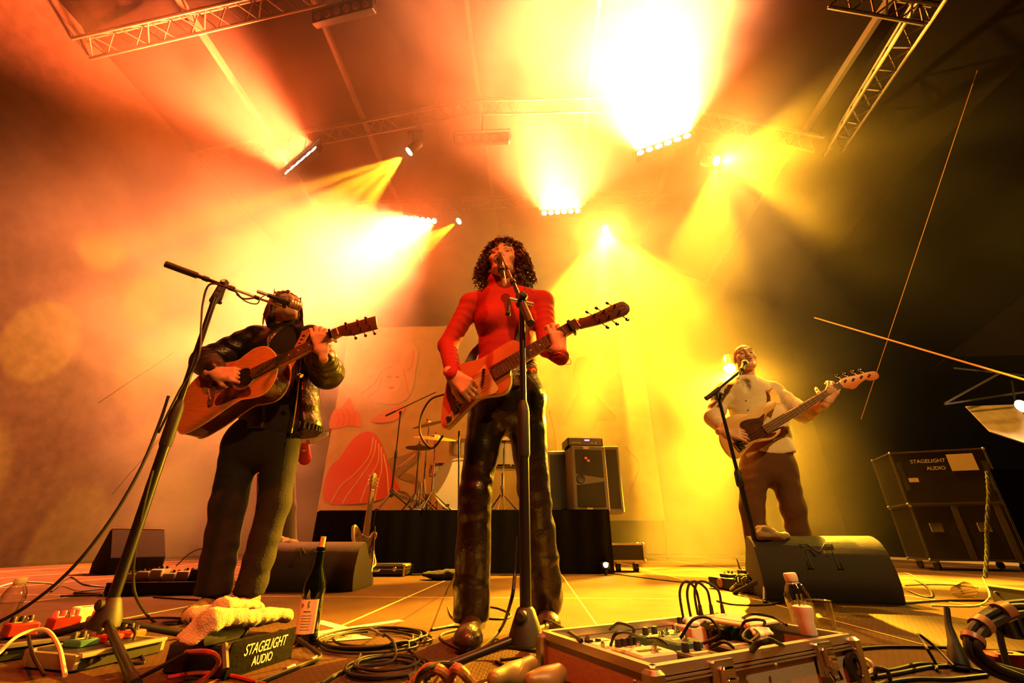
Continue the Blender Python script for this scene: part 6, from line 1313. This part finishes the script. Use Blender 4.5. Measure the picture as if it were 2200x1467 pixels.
np_o = np_obj('towel', [tw.mesh(.0045, noise=lambda X, Y, Z: vnoise(X, Y, Z, 90)*.0022+vnoise(X, Y, Z, 22)*.006)], 'towel'); tag(np_o, 'pale yellow terry towel rolled up on the printed audio box', 'towel')
bp2 = G(655, 1384); t = thing('wine_bottle', 'dark wine bottle with a pale label and a cork standing beside the towel', 'bottle', bp2); r_ = .0375
MB().lathe(bp2, [(r_*.9, 0), (r_, .006), (r_, .165), (r_*.93, .188), (r_*.55, .222), (r_*.40, .245), (r_*.385, .282), (r_*.43, .284), (r_*.43, .296), (r_*.38, .298)], (0, 0, 1), 32).build('glass', 'glass', t)
MB().lathe(bp2+V((0, 0, .296)), [(.0095, 0), (.0098, .028), (.009, .037)], (.06, 0, 1), 16).build('cork', mat('cork', (.55, .33, .16), .8, bump=.5, scale=200), t)
vs = []; fs = []
for i in range(17):
    a = -PI/2-.95+i*1.9/16+.1; d = V((math.cos(a), math.sin(a), 0))
    for z in (.035, .135): vs += [bp2+d*(r_+.0004)+V((0, 0, z)), bp2+d*(r_+.001)+V((0, 0, z))]
for i in range(16): a = i*4; b = a+4; fs += [(a+1, b+1, b+3, a+3), (a, a+2, b+2, b), (a+2, a+3, b+3, b+2), (a, b, b+1, a+1)]
fs += [(0, 1, 3, 2), (64, 66, 67, 65)]
lab = MB().add(vs, fs).build('label', 'cream', t)
def onb(a, z): return bp2+V((math.cos(a), math.sin(a), 0))*(r_+.0016)+V((0, 0, z))
a0 = -PI/2+.15
for k, (z, w_) in enumerate(((.100, .30), (.088, .42), (.080, .42), (.072, .42), (.064, .42), (.056, .36), (.048, .40))): MB().tube([onb(a0-w_+j*w_*2/8, z) for j in range(9)], .0005 if k else .0011, 4).build('label_line', 'black', lab)
MB().tube(spline([onb(a0+.02, .112), onb(a0-.02, .126), onb(a0+.12, .128), onb(a0+.03, .120), onb(a0+.14, .115), onb(a0-.02, .110)], 4), .0009, 4).build('label_mark', 'black', lab); MB().tube([onb(a0-.5+math.cos(i*PI/6)*.10, .118+math.sin(i*PI/6)*.004) for i in range(12)], .0012, 4, closed=True).build('label_seal', 'red', lab)
# tape cross and set list on the deck
M['tape'] = mat('tape', (.80, .76, .68), .6)
def strip_on(name, label, a, b, wd, m, cat, z=.0008):
    a, b = G(*a), G(*b); d = (b-a); L_ = d.length; d.normalize(); s = V((-d.y, d.x, 0)); o = MB().prism([(0, -wd/2), (L_, -wd/2), (L_, wd/2), (0, wd/2)], 0, z, (a, d, s, V((0, 0, 1)))).build(name, m, smooth=False); tag(o, label, cat); return o
strip_on('tape_strip', 'strip of white tape pointing to the woman\'s boots on the floor', (660, 1362), (862, 1332), .045, 'tape', 'tape'); strip_on('tape_strip', 'strip of white tape crossing under the longer strip', (680, 1334), (765, 1357), .05, 'tape', 'tape', .0016)
t = thing('set_list', 'white paper set list lying beside the wine bottle', 'paper', G(720, 1370)); q = [G(660, 1360), G(735, 1356), (G(800, 1372)), G(662, 1382)]; o_ = q[0]; x = (q[1]-o_).normalized(); y = V((-x.y, x.x, 0))
MB().prism([((p-o_).dot(x), (p-o_).dot(y)) for p in q], .002, .003, (o_, x, y, V((0, 0, 1)))).build('sheet', 'tape', t, smooth=False)
for i in range(5): a, b = G(672+i*3, 1362+i*3.2, .0034), G(735+i*7, 1360+i*2.6, .0034); MB().cyl(a, b, .0012, 4).build('written_line', 'grey', t)
# left pedalboards
def board(label, c0_, c1_, depth, h_, m='black', edge='alu', zoff=0):
    a, b = G(*c0_), G(*c1_); x = (b-a); L_ = x.length; x.normalize(); y = V((-x.y, x.x, 0)); R = Matrix((x, y, V((0, 0, 1)))).transposed(); t = thing('pedalboard', label, 'pedalboard', a)
    J = lambda s, q, z: a+x*s+y*q+V((0, 0, z))
    MB().box(J(L_/2, depth/2, h_/2), (L_, depth, h_), R, bev=.004).build('frame', m, t)
    for q in (0, depth): MB().box(J(L_/2, q, h_), (L_+.004, .022, .010), R, bev=.002).build('edge_rail', edge, t)
    for s in (0, L_): MB().box(J(s, depth/2, h_*.6), (.014, depth, h_*.9), R, bev=.002).build('end_plate', edge, t)
    for s, q in ((.03, .0), (.055, .0)):
        MB().ell(J(s, -.004, h_*.55), (.006, .004, .006), None, 8, 5).build('bolt', 'steel', t)
    return t, J, (x, y), L_
t, J1, e_, L_ = board('silver edged pedalboard lying under the left microphone stand', (158, 1446), (345, 1402), .20, .038)
for i, (l_, m_) in enumerate((('teal striped pedal on the silver edged pedalboard', 'teal'), ('red and green pedal on the silver edged pedalboard', 'red'), ('orange pedal at the right end of the silver edged pedalboard', 'orange'))): pedal(l_, .09+i*.07, .14, .055, .07, .020, m_, 2, 1, 0, 'black', .036, J1, False, e_)
t, J2, e_, L_ = board('dark pedalboard with red lit pedals at the left edge', (-60, 1432), (170, 1398), .22, .04)
for i, (l_, m_, s, q, h_) in enumerate((('flat white pedal standing highest on the left pedalboard', 'white', .28, .22, .072), ('red pedal on the left pedalboard next to the white one', 'red', .20, .15, .05), ('dark red pedal at the left edge of the left pedalboard', 'red', .10, .15, .045), ('black pedal with glowing red knobs on the left pedalboard', 'black', .29, .10, .045))):
    q_ = pedal(l_, s, q, .085 if i == 0 else .07, .085, h_*.8, m_, 0 if i == 0 else 3, 1 if i else 0, 0, 'redglow' if i in (1, 3) else 'black', .045, J2, False, e_)
# far row of pedals in the haze
t, J3, e_, L_ = board('long low pedalboard in the haze at the far left', (222, 1280), (440, 1277), .30, .07, 'casewood', 'casewood')
for i in range(7): pedal(['leftmost small pale pedal on the far pedalboard', 'second pale pedal from the left on the far pedalboard', 'third pale pedal from the left on the far pedalboard', 'middle pale pedal on the far pedalboard', 'third pedal from the right on the far pedalboard', 'second pedal from the right on the far pedalboard', 'greenish pedal at the right end of the far pedalboard'][i], .05+i*(L_-.1)/6, .14, .072, .11, .05+.012*(i % 3), ['silver', 'cream', 'white', 'silver', 'cream', 'grey', 'green'][i], 2, 1, 0, 'black', .07, J3, False, e_)
cable('cable arching over the far pedalboard', [J3(.30, .14, .16), J3(.36, .16, .24), J3(.44, .16, .26), J3(.50, .14, .16)], .004, group=None)
# red capped bottle at the left edge
pr_ = P(12, 1330, 1.5); pr_ = P(14, 1318, 1.75); pr_.z = 0; bottle('small water bottle with a red lit cap at the left edge', pr_, P(14, 1236, 1.75).z, .034, .55, 'cream')
# the small pedalboard with spiral cables at the mid right
pm = G(1575, 1270); t = thing('pedalboard', 'small black pedalboard with a round smiling sticker in front of the right wedge', 'pedalboard', pm); a, b = G(1528, 1262), G(1622, 1276); x = (b-a).normalized(); y = V((-x.y, x.x, 0)); R = Matrix((x, y, V((0, 0, 1)))).transposed(); W2 = (b-a).length; J4 = lambda s, q, z: a+x*s+y*q+V((0, 0, z))
MB().box(J4(W2/2, .06, .04), (W2, .15, .07), R, bev=.006).build('frame', 'casewood', t); MB().lathe(J4(W2*.30, -.016, .042), [(.030, 0), (.030, .002), (.002, .0025)], -y, 24).build('sticker', mat('sticker', (.50, .14, .05), .6), t)
for q in (-1, 1): MB().ell(J4(W2*.30+q*.010, -.0195, .048), (.004, .002, .005), None, 8, 5).build('sticker_eye', 'cream', t)
MB().tube([J4(W2*.30+math.cos(PI+i*PI/8)*.015, -.0195, .042+math.sin(PI+i*PI/8)*.014) for i in range(9)], .002, 5).build('sticker_smile', 'cream', t); MB().tube([J4(W2*.30+math.cos(i*PI/10)*.026, -.019, .042+math.sin(i*PI/10)*.026) for i in range(20)], .0018, 5, closed=True).build('sticker_ring', 'cream', t)
MB().box(J4(W2*.82, -.0165, .055), (.07, .002, .02), R).build('name_plate', 'cream', t)
pedal('small tuner standing on the small pedalboard by the wedge', W2*.7, .06, .07, .06, .06, 'grey', 2, 1, 0, 'cream', .075, J4, False, (x, y)); pedal('low black pedal on the left of the small pedalboard', W2*.28, .07, .09, .08, .025, 'black', 2, 1, 0, 'grey', .075, J4, False, (x, y))
pts = []
for i in range(90): k_ = i/89; p = J4(W2*.75+k_*.16, -.03-.03*k_, .05+.03*math.sin(k_*3)); pts.append(p+V((math.cos(i*.55)*.035, math.cos(i*.3)*.006, math.sin(i*.55)*.035)))
tag(MB().tube(pts, .0036, 6).build('spiral_cable', 'cable'), 'spiral cable looped beside the small pedalboard', 'cable')
cable('cable arching up from the tuner on the small pedalboard', [J4(W2*.62, .06, .13), J4(W2*.55, .08, .19), J4(W2*.48, .10, .20), J4(W2*.45, .12, .10)], .004, group=None); cable('yellowish jack cable leaning on the small pedalboard', [J4(W2*.98, .0, .12), J4(W2*.8, -.04, .06), J4(W2*.62, -.05, .012)], .008, 'cable_white', None)
# folded towels on the wedges
def folded(label, a, b, r, m, seed=0):
    s = SDF(); d = (b-a).normalized(); sd = d.cross(V((0, 0, 1))).normalized()
    s.oval(a, b, (r*2.0, r), (r*1.9, r*.85), sd, .02); s.oval(a+V((0, 0, r*1.2))+d*.02, a.lerp(b, .55)+V((0, 0, r*1.0)), (r*1.4, r*.7), (r*1.2, r*.6), sd, .015)
    o = np_obj('towel', [s.mesh(.006, noise=lambda X, Y, Z: vnoise(X, Y, Z, 25, seed)*.010+vnoise(X, Y, Z, 80, seed)*.0025)], m); return tag(o, label, 'towel', 'towels on the wedge monitors')
a = P(1625, 1152, 3.02); folded('crumpled towel on the left end of the right wedge monitor', P(1632, 1150, 3.05), P(1684, 1153, 3.06), .030, 'towel_dark'); folded('folded towel on the left wedge monitor behind the legs', P(590, 1166, 3.5), P(630, 1165, 3.45), .026, 'towel_dark', 3)
# low black box, thick taped loom and black foot at the right edge
pl_, pr2 = G(2137, 1298), G(2250, 1318); t = thing('low_box', 'low black box with a thin bright top edge at the right edge', 'box', pl_); h_ = (P(2106, 1251, pl_.y+.1).z); x = (pr2-pl_).normalized(); y = V((-x.y, x.x, 0)); R = Matrix((x, y, V((0, 0, 1)))).transposed()
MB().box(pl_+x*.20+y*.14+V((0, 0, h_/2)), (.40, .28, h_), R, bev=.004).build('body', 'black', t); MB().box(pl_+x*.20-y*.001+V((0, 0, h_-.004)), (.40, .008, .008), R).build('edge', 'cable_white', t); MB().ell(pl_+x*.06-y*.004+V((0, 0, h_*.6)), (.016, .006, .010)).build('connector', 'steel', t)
Yr = 1.18; lp_ = [P(2230, 1303, Yr+.05), P(2165, 1310, Yr+.02), P(2122, 1332, Yr), P(2096, 1358, Yr-.02), P(2090, 1385, Yr-.03), P(2100, 1410, Yr-.03), P(2140, 1438, Yr-.02), P(2220, 1462, Yr)]
t = thing('cable_loom', 'thick bundle of cables taped into a loop at the right edge', 'cable', P(2120, 1450, Yr)); sp_ = spline(lp_, 8)
for k in range(4): MB().tube([p+V((math.cos(k*1.57+i*.08)*.009, math.sin(k*1.57)*.009, math.sin(k*1.57+i*.08)*.009)) for i, p in enumerate(sp_)], .0075, 8).build('strand', 'rubber' if k != 1 else 'browncable', t) if False else MB().tube([p+V((math.cos(k*1.57+i*.08)*.009, math.sin(k*1.57)*.009, math.sin(k*1.57+i*.08)*.009)) for i, p in enumerate(sp_)], .0075, 8).build('strand', 'rubber', t)
for k in (8, 18, 27): 
    i = k; a, b = sp_[i], sp_[i+3]; MB().cyl(a, b, .0195, 14).build('tape_band', mat('tapeband%d' % k, (.30, .12, .05), .4), t)
t = thing('stand_foot', 'black tapered foot of a stand at the lower right', 'stand', G(2068, 1445)); c_ = G(2066, 1440); MB().tube([c_+V((0, 0, .010)), c_+V((.006, .005, .03)), c_+V((.022, .02, .062)), c_+V((.04, .04, .10)), c_+V((.06, .05, .14))], [.024, .022, .013, .008, .007], 14).build('cone', 'rubber', t); MB().ell(c_+V((0, 0, .010)), (.027, .024, .010)).build('sole', 'rubber', t)
t = thing('floor_lamp_unit', 'small grilled floor lamp on a bracket at the right edge', 'lamp', G(2170, 1440)); c_ = P(2195, 1340, 1.38); R = rotz(-.2); MB().box(c_, (.11, .07, .06), R, bev=.008).build('housing', 'black', t)
for i in range(6): MB().box(c_+R @ V((-.045+i*.018, -.037, 0)), (.006, .008, .05), R).build('fin', 'grey', t)
MB().tube([c_+V((-.06, 0, .0)), c_+V((-.07, .0, -.05)), V((c_.x-.08, c_.y, .005))], .007, 8).build('bracket', 'rubber', t); MB().ell(c_+V((-.06, 0, 0)), .014).build('bracket_knob', 'rubber', t)
t = thing('junction_box', 'small red box with a black slot at the lower right edge', 'box', G(2170, 1445)); c_ = G(2175, 1440, .0); MB().box(c_+V((0, 0, .02)), (.09, .06, .04), rotz(-.15), bev=.006).build('body', 'red', t); MB().box(c_+V((0, -.0, .041)), (.03, .012, .003), rotz(-.15)).build('slot', 'black', t)
# headphones lying at the bottom edge
t = thing('headphones', 'yellow lit headphones lying at the bottom edge in front of the centre stand', 'headphones', G(1130, 1462))
for (u, v, u1, v1) in ((1062, 1458, 1140, 1428), (1142, 1462, 1200, 1446)):
    a, b = G(u, v, .055), G(u1, v1, .060); s = SDF(); s.cone(a, b, .016, .019).ell((a+b)/2-V((0, 0, .01)), (.03, .025, .02), k=.02); np_obj('ear_cushion', [s.mesh(.004)], mat('cushion', (.16, .13, .05), .4), t); q = (a+b)/2; MB().lathe(V((q.x, q.y, .004)), [(.034, 0), (.036, .01), (.03, .03), (.02, .04)], (0, 0, 1), 18).build('ear_cup', 'black', t)
a, b = G(1062, 1468, .03), G(1200, 1462, .03); MB().tube(spline([a, a+V((-.02, -.05, .0)), (a+b)/2+V((0, -.12, 0)), b+V((.02, -.05, 0)), b], 6), .009, 8).build('headband', 'black', t)
t = thing('belt_pack', 'small yellowish belt pack with a wire behind the headphones', 'radio pack', G(1220, 1452)); c_ = G(1215, 1455); MB().box(c_+V((0, .0, .03)), (.07, .03, .055), rotz(-.4), bev=.006).build('case', 'cream', t); MB().cyl(c_+V((-.02, 0, .055)), c_+V((-.03, .0, .09)), .003, 6).build('aerial', 'red', t); MB().box(c_+V((0.01, -.016, .03)), (.04, .004, .03), rotz(-.4)).build('panel', 'black', t)
for i, (u, v, u1, v1, lb) in enumerate(((885, 1470, 945, 1438, 'padded brown strap loop at the bottom edge left of centre'), (960, 1472, 990, 1440, 'second padded strap loop beside the first one'))):
    a, b = G(u, v, .02), G(u1, v1, .055); c_ = G(u1+25, v1+28, .02); o = MB().tube(spline([a, a.lerp(b, .5)+V((0, 0, .015)), b, c_], 6), .011, 10).build('strap_loop', 'strapwear'); tag(o, lb, 'strap')
